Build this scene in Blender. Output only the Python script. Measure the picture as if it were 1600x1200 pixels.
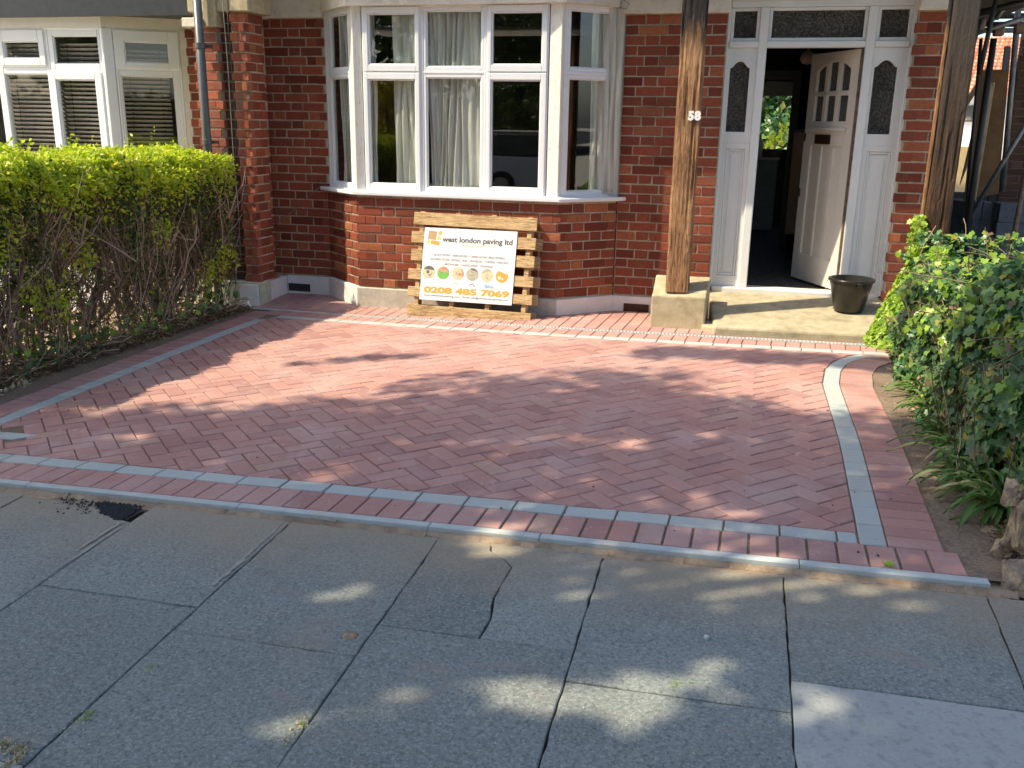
import bpy, bmesh, math, random
import numpy as np
from mathutils import Matrix, Vector
rnd = random.Random(11)
rng = np.random.default_rng(5)
for o in list(bpy.data.objects): bpy.data.objects.remove(o)
COL = bpy.context.scene.collection
SC = bpy.context.scene
# ------------------------------------------------------------------ camera
FPX, PITCH, ROLL, YAW = 1446.03, 0.27767, 0.01594, 0.25636
CAM = np.array([0.0, 0.0, 1.6])
def _rot():
    cy, sy = math.cos(YAW), math.sin(YAW)
    Rz = np.array([[cy, sy, 0], [-sy, cy, 0], [0, 0, 1]])
    B = np.array([[1, 0, 0], [0, 0, -1], [0, 1, 0]])
    c, s = math.cos(PITCH), math.sin(PITCH)
    Rx = np.array([[1, 0, 0], [0, c, -s], [0, s, c]])
    c, s = math.cos(ROLL), math.sin(ROLL)
    Ry = np.array([[c, -s, 0], [s, c, 0], [0, 0, 1]])
    return Ry @ Rx @ B @ Rz
RM = _rot()
cd = bpy.data.cameras.new('camera'); cam = bpy.data.objects.new('camera', cd); COL.objects.link(cam)
cd.sensor_width = 36; cd.lens = FPX / 1600 * 36; cd.clip_start = 0.05; cd.clip_end = 400
M = Matrix.Identity(4)
for i in range(3):
    M[i][0] = RM[0][i]; M[i][1] = -RM[1][i]; M[i][2] = -RM[2][i]; M[i][3] = CAM[i]
cam.matrix_world = M
SC.camera = cam
# survey helpers: a sight line of the photograph meets a plane of the place
def ray(px, py): return RM.T @ np.array([px - 800, py - 600, FPX])
GA, GB, GC = 0.02382, -0.016451, 0.027869
def gz(x, y): return GA + GB * y + GC * x            # the gently sloping drive and footway
def gp(px, py, dz=0.0):
    d = ray(px, py); t = (GA + dz - 1.6) / (d[2] - GB * d[1] - GC * d[0]); return CAM + d * t
def ay(px, py, Y): d = ray(px, py); return CAM + d * (Y / d[1])
def ax(px, py, X): d = ray(px, py); return CAM + d * (X / d[0])
def az(px, py, Z): d = ray(px, py); return CAM + d * ((Z - 1.6) / d[2])
def proj(P):
    q = RM @ (np.array(P, float) - CAM); return 800 + FPX * q[0] / q[2], 600 + FPX * q[1] / q[2]
def apl(px, py, P, n):
    d = ray(px, py); n = np.array(n, float); return CAM + d * (n @ (np.array(P, float) - CAM) / (n @ d))
# ------------------------------------------------------------------ light
SUN = np.array([-0.569, -0.268, 0.777]); SUN /= np.linalg.norm(SUN)
w = bpy.data.worlds.new('World'); SC.world = w; w.use_nodes = True
nt = w.node_tree; bg = nt.nodes['Background']
sky = nt.nodes.new('ShaderNodeTexSky'); sky.sky_type = 'NISHITA'; sky.sun_disc = False
sky.sun_elevation = math.asin(SUN[2]); sky.sun_rotation = math.atan2(SUN[0], SUN[1]) % (2 * math.pi)
sky.air_density = 1.0; sky.dust_density = 2.0; sky.ozone_density = 0.9
nt.links.new(sky.outputs[0], bg.inputs[0]); bg.inputs[1].default_value = 0.15
sl = bpy.data.lights.new('sun', 'SUN'); so = bpy.data.objects.new('sun', sl); COL.objects.link(so)
sl.energy = 3.55; sl.angle = math.radians(0.53); sl.color = (1.0, 0.88, 0.64)
so.rotation_euler = Vector(SUN).to_track_quat('Z', 'Y').to_euler(); so.location = (-8, -6, 14)
SC.view_settings.view_transform = 'Standard'; SC.view_settings.look = 'None'
SC.view_settings.exposure = 1.05; SC.view_settings.gamma = 1.0; SC.view_settings.use_curve_mapping = False
SC.cycles.max_bounces = 8; SC.cycles.diffuse_bounces = 5; SC.cycles.transparent_max_bounces = 12
SC.cycles.glossy_bounces = 4; SC.cycles.transmission_bounces = 6; SC.cycles.sample_clamp_indirect = 6
# ------------------------------------------------------------------ materials
class NT:
    def __init__(s, name, rough=0.8, spec=0.3):
        s.m = bpy.data.materials.new(name); s.m.use_nodes = True; s.t = s.m.node_tree
        s.b = s.t.nodes['Principled BSDF']; s.out = s.t.nodes['Material Output']
        s.b.inputs['Roughness'].default_value = rough; s.b.inputs['Specular IOR Level'].default_value = spec
    def n(s, typ, **k):
        x = s.t.nodes.new(typ)
        for a, v in k.items(): setattr(x, a, v)
        return x
    def l(s, a, b): s.t.links.new(a, b)
    def coord(s, kind='Object'): return s.n('ShaderNodeTexCoord').outputs[kind]
    def pos(s): return s.n('ShaderNodeNewGeometry').outputs['Position']
    def mapping(s, v, scale=(1, 1, 1), rot=(0, 0, 0)):
        x = s.n('ShaderNodeMapping'); s.l(v, x.inputs[0]); x.inputs['Scale'].default_value = scale; x.inputs['Rotation'].default_value = rot
        return x.outputs[0]
    def noise(s, v, scale, detail=4, rough=0.6, dist=0.0):
        x = s.n('ShaderNodeTexNoise'); s.l(v, x.inputs['Vector']); x.inputs['Scale'].default_value = scale
        x.inputs['Detail'].default_value = detail; x.inputs['Roughness'].default_value = rough; x.inputs['Distortion'].default_value = dist
        return x.outputs['Fac']
    def voronoi(s, v, scale, feature='F1'):
        x = s.n('ShaderNodeTexVoronoi', feature=feature); s.l(v, x.inputs['Vector']); x.inputs['Scale'].default_value = scale
        return x.outputs['Distance']
    def ramp(s, f, stops, interp='LINEAR'):
        x = s.n('ShaderNodeValToRGB'); x.color_ramp.interpolation = interp
        e = x.color_ramp.elements
        while len(e) < len(stops): e.new(0.5)
        for i, (p, c) in enumerate(stops): e[i].position = p; e[i].color = (*c, 1) if len(c) == 3 else c
        s.l(f, x.inputs[0]); return x.outputs[0]
    def maprange(s, f, a, b, c=0.0, d=1.0):
        x = s.n('ShaderNodeMapRange'); s.l(f, x.inputs[0])
        for i, v in enumerate((a, b, c, d)): x.inputs[i + 1].default_value = v
        return x.outputs[0]
    def mix(s, f, a, b, mode='MIX'):
        x = s.n('ShaderNodeMix', data_type='RGBA', blend_type=mode); x.clamp_factor = True
        for sock, v in ((x.inputs[0], f), (x.inputs[6], a), (x.inputs[7], b)):
            if isinstance(v, (int, float)): sock.default_value = v
            elif isinstance(v, tuple): sock.default_value = (*v, 1) if len(v) == 3 else v
            else: s.l(v, sock)
        return x.outputs[2]
    def math(s, op, a, b=0.0):
        x = s.n('ShaderNodeMath', operation=op)
        for i, v in enumerate((a, b)):
            if isinstance(v, (int, float)): x.inputs[i].default_value = v
            else: s.l(v, x.inputs[i])
        return x.outputs[0]
    def rand(s):      # one random number per object and per loose piece of a mesh
        o = s.n('ShaderNodeObjectInfo').outputs['Random']; g = s.n('ShaderNodeNewGeometry').outputs['Random Per Island']
        return s.math('FRACT', s.math('ADD', s.math('MULTIPLY', o, 7.31), g))
    def sep(s, v):
        x = s.n('ShaderNodeSeparateXYZ'); s.l(v, x.inputs[0]); return x.outputs
    def bump(s, h, strength=0.3, dist=0.01):
        x = s.n('ShaderNodeBump'); s.l(h, x.inputs['Height']); x.inputs['Strength'].default_value = strength; x.inputs['Distance'].default_value = dist
        s.l(x.outputs[0], s.b.inputs['Normal']); return x
    def col(s, c):
        if isinstance(c, tuple): s.b.inputs['Base Color'].default_value = (*c, 1)
        else: s.l(c, s.b.inputs['Base Color'])
MT = {}
def simple(name, c, rough=0.6, spec=0.4, metal=0.0, var=0.12, scale=8, bump=0.0):
    n = NT(name, rough, spec); v = n.coord()
    f = n.noise(v, scale, 5, 0.65)
    a = tuple(x * (1 - var) for x in c); b = tuple(min(1, x * (1 + var)) for x in c)
    n.col(n.ramp(f, [(0.3, a), (0.7, b)])); n.b.inputs['Metallic'].default_value = metal
    if bump: n.bump(n.noise(v, scale * 6, 4), bump, 0.004)
    MT[name] = n.m; return n.m
def m_brick(name, stops, mort=False):
    n = NT(name, 0.85, 0.25); v = n.pos(); r = n.rand()
    c = n.ramp(r, stops)
    f = n.noise(v, 38, 5, 0.7); f2 = n.noise(v, 7, 4, 0.6)
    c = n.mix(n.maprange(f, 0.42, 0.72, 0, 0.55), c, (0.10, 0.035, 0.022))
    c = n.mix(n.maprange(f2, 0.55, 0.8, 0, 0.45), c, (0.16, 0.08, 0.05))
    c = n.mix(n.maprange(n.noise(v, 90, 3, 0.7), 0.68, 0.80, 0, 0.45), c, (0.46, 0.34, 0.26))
    n.col(c); n.bump(n.noise(v, 140, 5, 0.75), 0.7, 0.006); MT[name] = n.m
def m_paver(name, stops, dust=(0.50, 0.37, 0.345)):
    n = NT(name, 0.88, 0.25); v = n.pos(); r = n.rand()
    c = n.ramp(r, stops)
    sp = n.noise(v, 420, 3, 0.8); c = n.mix(n.maprange(sp, 0.35, 0.7, 0, 0.45), c, tuple(x * 1.35 for x in stops[1][1]))
    c = n.mix(n.maprange(n.noise(v, 260, 2, 0.6), 0.58, 0.72, 0, 0.35), c, tuple(x * 0.55 for x in stops[0][1]))
    c = n.mix(n.maprange(n.noise(v, 1.9, 6, 0.7, 0.4), 0.46, 0.70, 0, 0.6), c, dust)
    c = n.mix(n.maprange(n.noise(v, 13, 6, 0.8, 0.8), 0.58, 0.72, 0, 0.55), c, tuple(min(1, x * 1.45) for x in dust))
    n.col(c); n.bump(n.noise(v, 330, 4, 0.8), 0.5, 0.003); MT[name] = n.m
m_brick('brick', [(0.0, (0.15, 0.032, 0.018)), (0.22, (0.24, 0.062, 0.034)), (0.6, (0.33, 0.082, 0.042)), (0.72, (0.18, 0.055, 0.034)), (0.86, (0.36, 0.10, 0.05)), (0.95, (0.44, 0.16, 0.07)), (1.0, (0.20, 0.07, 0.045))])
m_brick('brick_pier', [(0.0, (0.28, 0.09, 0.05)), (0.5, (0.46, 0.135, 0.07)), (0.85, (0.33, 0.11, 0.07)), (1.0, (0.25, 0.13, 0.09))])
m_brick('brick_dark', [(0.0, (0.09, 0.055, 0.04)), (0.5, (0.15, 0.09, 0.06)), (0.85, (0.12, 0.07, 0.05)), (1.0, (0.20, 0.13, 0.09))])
m_paver('paver_red', [(0.0, (0.30, 0.165, 0.15)), (0.25, (0.375, 0.205, 0.18)), (0.55, (0.41, 0.226, 0.192)), (0.8, (0.44, 0.25, 0.215)), (0.95, (0.40, 0.24, 0.215)), (1.0, (0.41, 0.275, 0.21))])
m_paver('paver_blue', [(0.0, (0.34, 0.38, 0.375)), (0.5, (0.39, 0.43, 0.42)), (0.8, (0.37, 0.42, 0.42)), (1.0, (0.44, 0.46, 0.43))], (0.50, 0.46, 0.39))
def m_slab():
    n = NT('slab', 0.85, 0.35); v = n.pos(); r = n.rand()
    c = n.ramp(r, [(0.0, (0.19, 0.218, 0.205)), (0.35, (0.275, 0.305, 0.285)), (0.7, (0.225, 0.253, 0.238)), (1.0, (0.33, 0.355, 0.33))])
    c = n.mix(n.maprange(n.noise(v, 2.2, 6, 0.7), 0.38, 0.66, 0, 0.6), c, (0.18, 0.192, 0.182))
    c = n.mix(n.maprange(n.noise(v, 85, 4, 0.8), 0.48, 0.62, 0, 0.6), c, (0.47, 0.49, 0.46))
    c = n.mix(n.maprange(n.noise(n.mapping(v, (1, 1, 1), (0, 0, 1)), 70, 4, 0.8), 0.50, 0.63, 0, 0.7), c, (0.10, 0.11, 0.105))
    c = n.mix(n.maprange(n.noise(v, 7, 6, 0.8), 0.58, 0.72, 0, 0.45), c, (0.39, 0.40, 0.37))
    c = n.mix(n.maprange(n.voronoi(v, 42), 0.09, 0.0, 0, 1), c, (0.60, 0.60, 0.56))
    c = n.mix(n.maprange(n.noise(n.mapping(v, (1.0, 2.4, 1)), 1.7, 6, 0.75, 0.8), 0.57, 0.70, 0, 0.65), c, (0.36, 0.27, 0.215))
    xyz = n.sep(v)
    near = n.maprange(n.math('ADD', xyz[1], n.math('MULTIPLY', n.noise(v, 2.1, 4, 0.7), 0.9)), 3.25, 3.95, 0, 0.85)
    c = n.mix(near, c, (0.36, 0.29, 0.20))
    c = n.mix(n.maprange(n.noise(v, 1.3, 6, 0.7, 0.5), 0.56, 0.74, 0, 0.55), c, (0.34, 0.29, 0.23))
    n.col(c); n.bump(n.noise(v, 80, 6, 0.85), 0.8, 0.009); MT['slab'] = n.m
m_slab()
def m_new(name, stops, sc1, sc2, rough=0.85, spec=0.3, bsc=60, bst=0.4, coord='pos', dirt=None):
    n = NT(name, rough, spec); v = n.pos() if coord == 'pos' else n.coord()
    c = n.ramp(n.noise(v, sc1, 5, 0.65), stops)
    if dirt: c = n.mix(n.maprange(n.noise(v, sc2, 5, 0.7, 0.3), 0.5, 0.72, 0, 0.7), c, dirt)
    n.col(c); n.bump(n.noise(v, bsc, 5, 0.75), bst, 0.006); MT[name] = n.m; return n
m_new('slab_new', [(0.35, (0.29, 0.30, 0.285)), (0.5, (0.39, 0.405, 0.385)), (0.65, (0.34, 0.35, 0.33))], 26, 1.8, bsc=70, bst=0.9, dirt=(0.30, 0.285, 0.25))
m_new('kerb_concrete', [(0.35, (0.42, 0.46, 0.455)), (0.65, (0.50, 0.54, 0.53))], 12, 3, bsc=200, dirt=(0.47, 0.42, 0.34))
m_new('sand_bed', [(0.3, (0.13, 0.095, 0.07)), (0.7, (0.30, 0.23, 0.165))], 60, 1.6, bsc=400, dirt=(0.09, 0.065, 0.05))
m_new('joint_dirt', [(0.3, (0.035, 0.033, 0.03)), (0.7, (0.12, 0.10, 0.08))], 14, 3, bsc=200, dirt=(0.20, 0.17, 0.11))
m_new('soil', [(0.3, (0.24, 0.17, 0.115)), (0.5, (0.38, 0.28, 0.19)), (0.7, (0.50, 0.38, 0.26))], 9, 3.2, bsc=90, bst=0.9, dirt=(0.15, 0.11, 0.08))
m_new('sand_stain', [(0.3, (0.27, 0.26, 0.225)), (0.7, (0.40, 0.38, 0.32))], 30, 6, bsc=200, bst=0.5)
m_new('mortar', [(0.3, (0.36, 0.30, 0.215)), (0.7, (0.56, 0.48, 0.35))], 24, 2.4, bsc=160, bst=0.6, dirt=(0.14, 0.11, 0.085))
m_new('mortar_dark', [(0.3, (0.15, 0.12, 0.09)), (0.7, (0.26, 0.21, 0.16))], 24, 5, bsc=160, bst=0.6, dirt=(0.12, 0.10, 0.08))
m_new('render_cream', [(0.3, (0.66, 0.60, 0.50)), (0.7, (0.78, 0.72, 0.62))], 5, 9, bsc=50, bst=0.35, dirt=(0.50, 0.45, 0.36))
m_new('plinth_grey', [(0.3, (0.45, 0.43, 0.37)), (0.7, (0.62, 0.59, 0.50))], 9, 20, bsc=60, bst=0.6, dirt=(0.35, 0.33, 0.28))
m_new('plinth_green', [(0.3, (0.40, 0.44, 0.30)), (0.7, (0.66, 0.66, 0.48))], 12, 5, bsc=60, bst=0.5, dirt=(0.27, 0.33, 0.19))
m_new('pad_stone', [(0.3, (0.38, 0.32, 0.20)), (0.7, (0.55, 0.48, 0.32))], 14, 5, bsc=110, bst=0.9, dirt=(0.24, 0.20, 0.12))
m_new('step_concrete', [(0.3, (0.34, 0.29, 0.19)), (0.7, (0.52, 0.45, 0.31))], 11, 3.2, bsc=70, bst=0.9, dirt=(0.22, 0.18, 0.12))
m_new('yard_dark', [(0.3, (0.10, 0.085, 0.07)), (0.7, (0.16, 0.14, 0.115))], 6, 3, bsc=80)
m_new('asphalt', [(0.3, (0.04, 0.04, 0.042)), (0.7, (0.075, 0.075, 0.075))], 50, 3, bsc=200, bst=0.8)
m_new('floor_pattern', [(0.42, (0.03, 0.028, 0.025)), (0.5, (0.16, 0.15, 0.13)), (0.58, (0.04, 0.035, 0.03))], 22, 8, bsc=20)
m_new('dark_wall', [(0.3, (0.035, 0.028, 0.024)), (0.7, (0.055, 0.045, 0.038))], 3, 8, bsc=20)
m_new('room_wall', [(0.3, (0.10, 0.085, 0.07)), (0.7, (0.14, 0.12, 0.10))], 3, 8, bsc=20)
m_new('bark', [(0.3, (0.10, 0.075, 0.05)), (0.7, (0.27, 0.21, 0.15))], 18, 5, bsc=60, bst=1.0)
m_new('rock', [(0.35, (0.14, 0.10, 0.07)), (0.5, (0.30, 0.22, 0.15)), (0.66, (0.58, 0.43, 0.25))], 14, 7, bsc=40, bst=1.0, dirt=(0.12, 0.10, 0.085))
simple('upvc', (0.80, 0.82, 0.84), 0.32, 0.5, var=0.03, scale=3)
simple('old_paint', (0.74, 0.71, 0.66), 0.5, 0.4, var=0.06, scale=12, bump=0.1)
def m_worn():
    n = NT('worn_paint', 0.55, 0.4); v = n.coord()
    c = n.mix(n.maprange(n.noise(n.mapping(v, (6, 6, 1.2)), 9, 6, 0.75), 0.55, 0.68, 0, 0.8), (0.78, 0.75, 0.68), (0.46, 0.38, 0.27))
    n.col(c); n.bump(n.noise(v, 80, 4), 0.25, 0.003); MT['worn_paint'] = n.m
m_worn()
simple('door_paint', (0.72, 0.66, 0.58), 0.45, 0.45, var=0.04, scale=6)
simple('white_gloss', (0.80, 0.80, 0.78), 0.35, 0.5, var=0.03, scale=5)
simple('black_paint', (0.03, 0.033, 0.036), 0.42, 0.5, var=0.25, scale=14, bump=0.1)
simple('pipe_grey', (0.075, 0.085, 0.09), 0.35, 0.5, var=0.2, scale=20)
simple('black_plastic', (0.018, 0.018, 0.016), 0.28, 0.5, var=0.4, scale=30)
simple('steel', (0.45, 0.46, 0.46), 0.4, 0.5, 0.9, 0.15, 30)
simple('scaffold_steel', (0.23, 0.24, 0.24), 0.5, 0.5, 0.7, 0.3, 18)
simple('scaffold_rust', (0.22, 0.15, 0.11), 0.7, 0.4, 0.3, 0.4, 18)
simple('brass', (0.10, 0.05, 0.025), 0.4, 0.5, 0.6, 0.3, 30)
simple('cable', (0.20, 0.17, 0.15), 0.6, 0.4)
simple('cable_dark', (0.03, 0.03, 0.03), 0.5, 0.4)
simple('sign_white', (0.82, 0.82, 0.81), 0.4, 0.4, var=0.01)
simple('grate_grey', (0.52, 0.52, 0.50), 0.6, 0.4)
simple('breeze_block', (0.15, 0.165, 0.18), 0.9, 0.2, var=0.2, scale=25, bump=0.4)
simple('ply', (0.62, 0.45, 0.22), 0.75, 0.3, var=0.15, scale=6)
simple('dark_board', (0.20, 0.115, 0.05), 0.7, 0.3, var=0.25, scale=6)
simple('black_stone', (0.03, 0.032, 0.037), 0.8, 0.3, var=0.4, scale=60)
simple('pebble', (0.48, 0.47, 0.44), 0.8, 0.3, var=0.3, scale=60)
simple('tyre', (0.02, 0.02, 0.02), 0.85, 0.2)
simple('car_paint', (0.70, 0.72, 0.74), 0.25, 0.6, var=0.02)
simple('cabinet', (0.22, 0.24, 0.23), 0.5, 0.4)
simple('worktop', (0.55, 0.53, 0.48), 0.4, 0.4)
simple('cream_panel', (0.80, 0.62, 0.46), 0.7, 0.3)
simple('blind_cream', (0.60, 0.58, 0.45), 0.8, 0.2)
simple('slat_white', (0.62, 0.58, 0.55), 0.5, 0.4)
simple('concrete_pale', (0.60, 0.55, 0.46), 0.9, 0.2, scale=3)
simple('white_render', (0.75, 0.73, 0.70), 0.8, 0.2, scale=3)
simple('dry_grass', (0.50, 0.43, 0.27), 0.9, 0.2, var=0.3, scale=60)
def m_wood(name, stops, scale=(30, 30, 1.6), bst=0.5, rough=0.8, axis_noise=6.0, knots=False, tar=None):
    n = NT(name, rough, 0.25); v = n.coord(); mv = n.mapping(v, scale)
    f = n.noise(mv, 1.6, 8, 0.72, axis_noise * 0.1)
    c = n.ramp(f, stops)
    c = n.mix(n.maprange(n.noise(n.mapping(v, tuple(x * 3 for x in scale)), 1.0, 4, 0.7), 0.5, 0.62, 0, 0.75), c, tuple(x * 0.28 for x in stops[0][1]))
    c = n.mix(n.maprange(n.noise(v, 4.2, 5, 0.7, 0.4), 0.52, 0.72, 0, 0.7), c, tuple(x * 0.42 for x in stops[0][1]))
    c = n.mix(n.maprange(n.noise(v, 2.1, 3, 0.6), 0.5, 0.7, 0, 0.45), c, tuple(min(1, x * 1.15) for x in stops[-1][1]))
    if knots:
        k = n.voronoi(n.mapping(v, (5, 5, 2.2)), 1.0); c = n.mix(n.maprange(k, 0.16, 0.05, 0, 0.9), c, (0.03, 0.02, 0.015))
    if tar:
        z = n.sep(v)[2]; t = n.maprange(n.math('ADD', z, n.math('MULTIPLY', n.noise(n.mapping(v, (14, 14, 2.5)), 1.5, 5), 0.7)), tar[0], tar[1], 0, 1)
        c = n.mix(t, c, tar[2])
    n.col(c)
    h = n.math('ADD', n.noise(mv, 2.2, 8, 0.75, 0.6), n.math('MULTIPLY', n.noise(v, 60, 4), 0.35))
    n.bump(h, bst, 0.02); MT[name] = n.m
m_wood('oak_post', [(0.34, (0.16, 0.075, 0.035)), (0.5, (0.36, 0.19, 0.095)), (0.66, (0.55, 0.33, 0.17))], (30, 30, 2.0), 1.0, tar=(2.45, 2.75, (0.022, 0.020, 0.020)), knots=True)
m_wood('oak_post_shaded', [(0.34, (0.035, 0.018, 0.010)), (0.5, (0.095, 0.048, 0.026)), (0.68, (0.20, 0.11, 0.06))], (26, 26, 1.8), 1.0, tar=(1.2, 2.8, (0.06, 0.052, 0.045)), knots=True)  # right post's oak, with shade on its front darkened into the colour
m_wood('pallet_wood', [(0.35, (0.42, 0.26, 0.12)), (0.5, (0.56, 0.38, 0.19)), (0.68, (0.66, 0.49, 0.28))], (3, 36, 36), 0.5)
m_wood('timber', [(0.3, (0.45, 0.31, 0.17)), (0.55, (0.58, 0.42, 0.24)), (0.75, (0.66, 0.50, 0.31))], (24, 24, 2.0), 0.3)
def m_leaf(name, stops, rough=0.45, trans=0.35, tcol=None, spec=0.4):
    n = NT(name, rough, spec); r = n.rand(); c = n.ramp(r, stops)
    c = n.mix(n.maprange(n.noise(n.pos(), 3.5, 3), 0.4, 0.65, 0, 0.4), c, stops[0][1])
    n.col(c)
    tr = n.n('ShaderNodeBsdfTranslucent'); mx = n.n('ShaderNodeMixShader'); mx.inputs[0].default_value = trans
    tc = n.mix(1.0, c, tcol or (1.0, 1.0, 0.45), 'MULTIPLY'); tc = n.mix(0.55, tc, c, 'ADD'); n.l(tc, tr.inputs[0])
    n.l(n.b.outputs[0], mx.inputs[1]); n.l(tr.outputs[0], mx.inputs[2]); n.l(mx.outputs[0], n.out.inputs[0]); MT[name] = n.m
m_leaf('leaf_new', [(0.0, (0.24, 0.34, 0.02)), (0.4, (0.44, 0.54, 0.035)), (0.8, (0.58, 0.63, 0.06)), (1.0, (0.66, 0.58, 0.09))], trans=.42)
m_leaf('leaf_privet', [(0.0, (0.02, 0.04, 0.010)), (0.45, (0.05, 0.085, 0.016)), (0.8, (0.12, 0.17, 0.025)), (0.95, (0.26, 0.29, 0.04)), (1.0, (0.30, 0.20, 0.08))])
m_leaf('leaf_ivy', [(0.0, (0.03, 0.085, 0.03)), (0.4, (0.065, 0.16, 0.05)), (0.78, (0.12, 0.235, 0.06)), (0.95, (0.22, 0.32, 0.07)), (1.0, (0.45, 0.36, 0.06))], 0.38, 0.2, spec=0.5)
m_leaf('leaf_ivy_new', [(0.0, (0.14, 0.27, 0.03)), (0.5, (0.27, 0.42, 0.045)), (1.0, (0.42, 0.52, 0.07))], 0.4, 0.3)
m_leaf('leaf_strap', [(0.0, (0.06, 0.14, 0.03)), (0.5, (0.11, 0.22, 0.05)), (0.85, (0.17, 0.27, 0.08)), (1.0, (0.50, 0.46, 0.22))], 0.4, 0.25)
m_leaf('leaf_tree', [(0.0, (0.03, 0.06, 0.012)), (0.5, (0.05, 0.10, 0.02)), (1.0, (0.09, 0.15, 0.03))], 0.5, 0.3)
m_leaf('leaf_gold', [(0.0, (0.30, 0.26, 0.02)), (0.5, (0.45, 0.36, 0.03)), (1.0, (0.55, 0.45, 0.05))], 0.5, 0.3)
m_leaf('dead_leaf', [(0.0, (0.10, 0.065, 0.035)), (0.6, (0.20, 0.13, 0.07)), (1.0, (0.33, 0.24, 0.13))], 0.8, 0.1)
def m_twig():
    n = NT('twig', 0.85, 0.2); r = n.rand()
    n.col(n.ramp(r, [(0.0, (0.11, 0.07, 0.045)), (0.45, (0.24, 0.165, 0.11)), (1.0, (0.52, 0.40, 0.29))])); MT['twig'] = n.m
m_twig()
def m_glass(name, tint=(0.92, 0.95, 0.95), ior=1.6, rough=0.0, bump=None):
    n = NT(name); n.t.nodes.remove(n.b)
    tr = n.n('ShaderNodeBsdfTransparent'); tr.inputs[0].default_value = (*tint, 1)
    gl = n.n('ShaderNodeBsdfGlossy'); gl.inputs['Roughness'].default_value = rough
    g = n.n('ShaderNodeNewGeometry'); dt = n.n('ShaderNodeVectorMath', operation='DOT_PRODUCT'); n.l(g.outputs['Incoming'], dt.inputs[0]); n.l(g.outputs['Normal'], dt.inputs[1])
    cs_ = n.math('ABSOLUTE', dt.outputs['Value']); sch = n.math('POWER', n.math('SUBTRACT', 1.0, cs_), 5.0); fac = n.math('ADD', n.math('MULTIPLY', sch, 1 - ior), ior)
    mx = n.n('ShaderNodeMixShader'); n.l(fac, mx.inputs[0]); n.l(tr.outputs[0], mx.inputs[1]); n.l(gl.outputs[0], mx.inputs[2])
    n.l(mx.outputs[0], n.out.inputs[0]); MT[name] = n.m
m_glass('glass', (0.97, 0.98, 0.98), ior=0.055)
def m_obscure():
    n = NT('obscure_glass', 0.12, 0.7); v = n.coord()
    vo = n.voronoi(n.mapping(v, (1, 1, 0.75)), 55)
    n.col(n.ramp(n.noise(v, 3, 3), [(0.3, (0.02, 0.022, 0.019)), (0.7, (0.055, 0.055, 0.045))]))
    n.bump(vo, 1.0, 0.02); MT['obscure_glass'] = n.m
m_obscure()
def m_curtain():
    n = NT('curtain', 0.85, 0.2); v = n.coord()
    c = n.ramp(n.noise(n.mapping(v, (9, 9, 1.5)), 2, 4), [(0.3, (0.78, 0.79, 0.70)), (0.7, (0.90, 0.90, 0.83))]); n.col(c)
    n.bump(n.noise(n.mapping(v, (20, 20, 2)), 2, 4), 0.3, 0.01)
    tr = n.n('ShaderNodeBsdfTranslucent'); n.l(c, tr.inputs[0]); mx = n.n('ShaderNodeMixShader'); mx.inputs[0].default_value = 0.35
    n.l(n.b.outputs[0], mx.inputs[1]); n.l(tr.outputs[0], mx.inputs[2]); n.l(mx.outputs[0], n.out.inputs[0]); MT['curtain'] = n.m
m_curtain()
def m_rooftile():
    n = NT('roof_tile', 0.8, 0.2); n.col(n.ramp(n.rand(), [(0.0, (0.42, 0.17, 0.10)), (0.5, (0.52, 0.23, 0.14)), (1.0, (0.58, 0.32, 0.20))])); MT['roof_tile'] = n.m
m_rooftile()
# ------------------------------------------------------------------ mesh helpers
def link(name, me, mat=None, parent=None):
    o = bpy.data.objects.new(name, me); COL.objects.link(o)
    if mat is not None and me is not None and not me.materials:
        for m in (mat if isinstance(mat, (list, tuple)) else [mat]): me.materials.append(MT[m])
    if parent is not None: o.parent = parent
    return o
def tag(o, label=None, cat=None, group=None, kind=None):
    if label: o['label'] = label
    if cat: o['category'] = cat
    if group: o['group'] = group
    if kind: o['kind'] = kind
    return o
def empty(name, loc, label=None, cat=None, group=None, kind=None):
    o = bpy.data.objects.new(name, None); COL.objects.link(o); o.location = [float(v) for v in loc]; o.empty_display_size = 0.1
    tag(o, label, cat, group, kind); return o
def under(o, parent):       # parent while keeping world coordinates baked in the mesh
    o.parent = parent; o.matrix_parent_inverse = Matrix.Translation(-parent.location) if parent.parent is None else Matrix.Identity(4)
    return o
class Fr:                   # local frame of a wall or board: u along, d outwards, z up
    def __init__(s, O, ux, n=None, up=(0, 0, 1)):
        s.O = np.array(O, float); s.u = np.array(ux, float); s.u /= np.linalg.norm(s.u); s.z = np.array(up, float); s.z /= np.linalg.norm(s.z)
        s.n = np.array(n, float) if n is not None else np.cross(s.u, s.z); s.n /= np.linalg.norm(s.n)
    def p(s, u, d, z): return s.O + u * s.u + d * s.n + z * s.z
    def uz(s, px, py, d=0.0):
        P = apl(px, py, s.O + d * s.n, s.n) - s.O; return float(P @ s.u), float(P @ s.z)
W0 = Fr((0, 0, 0), (1, 0, 0), (0, 1, 0))
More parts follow.
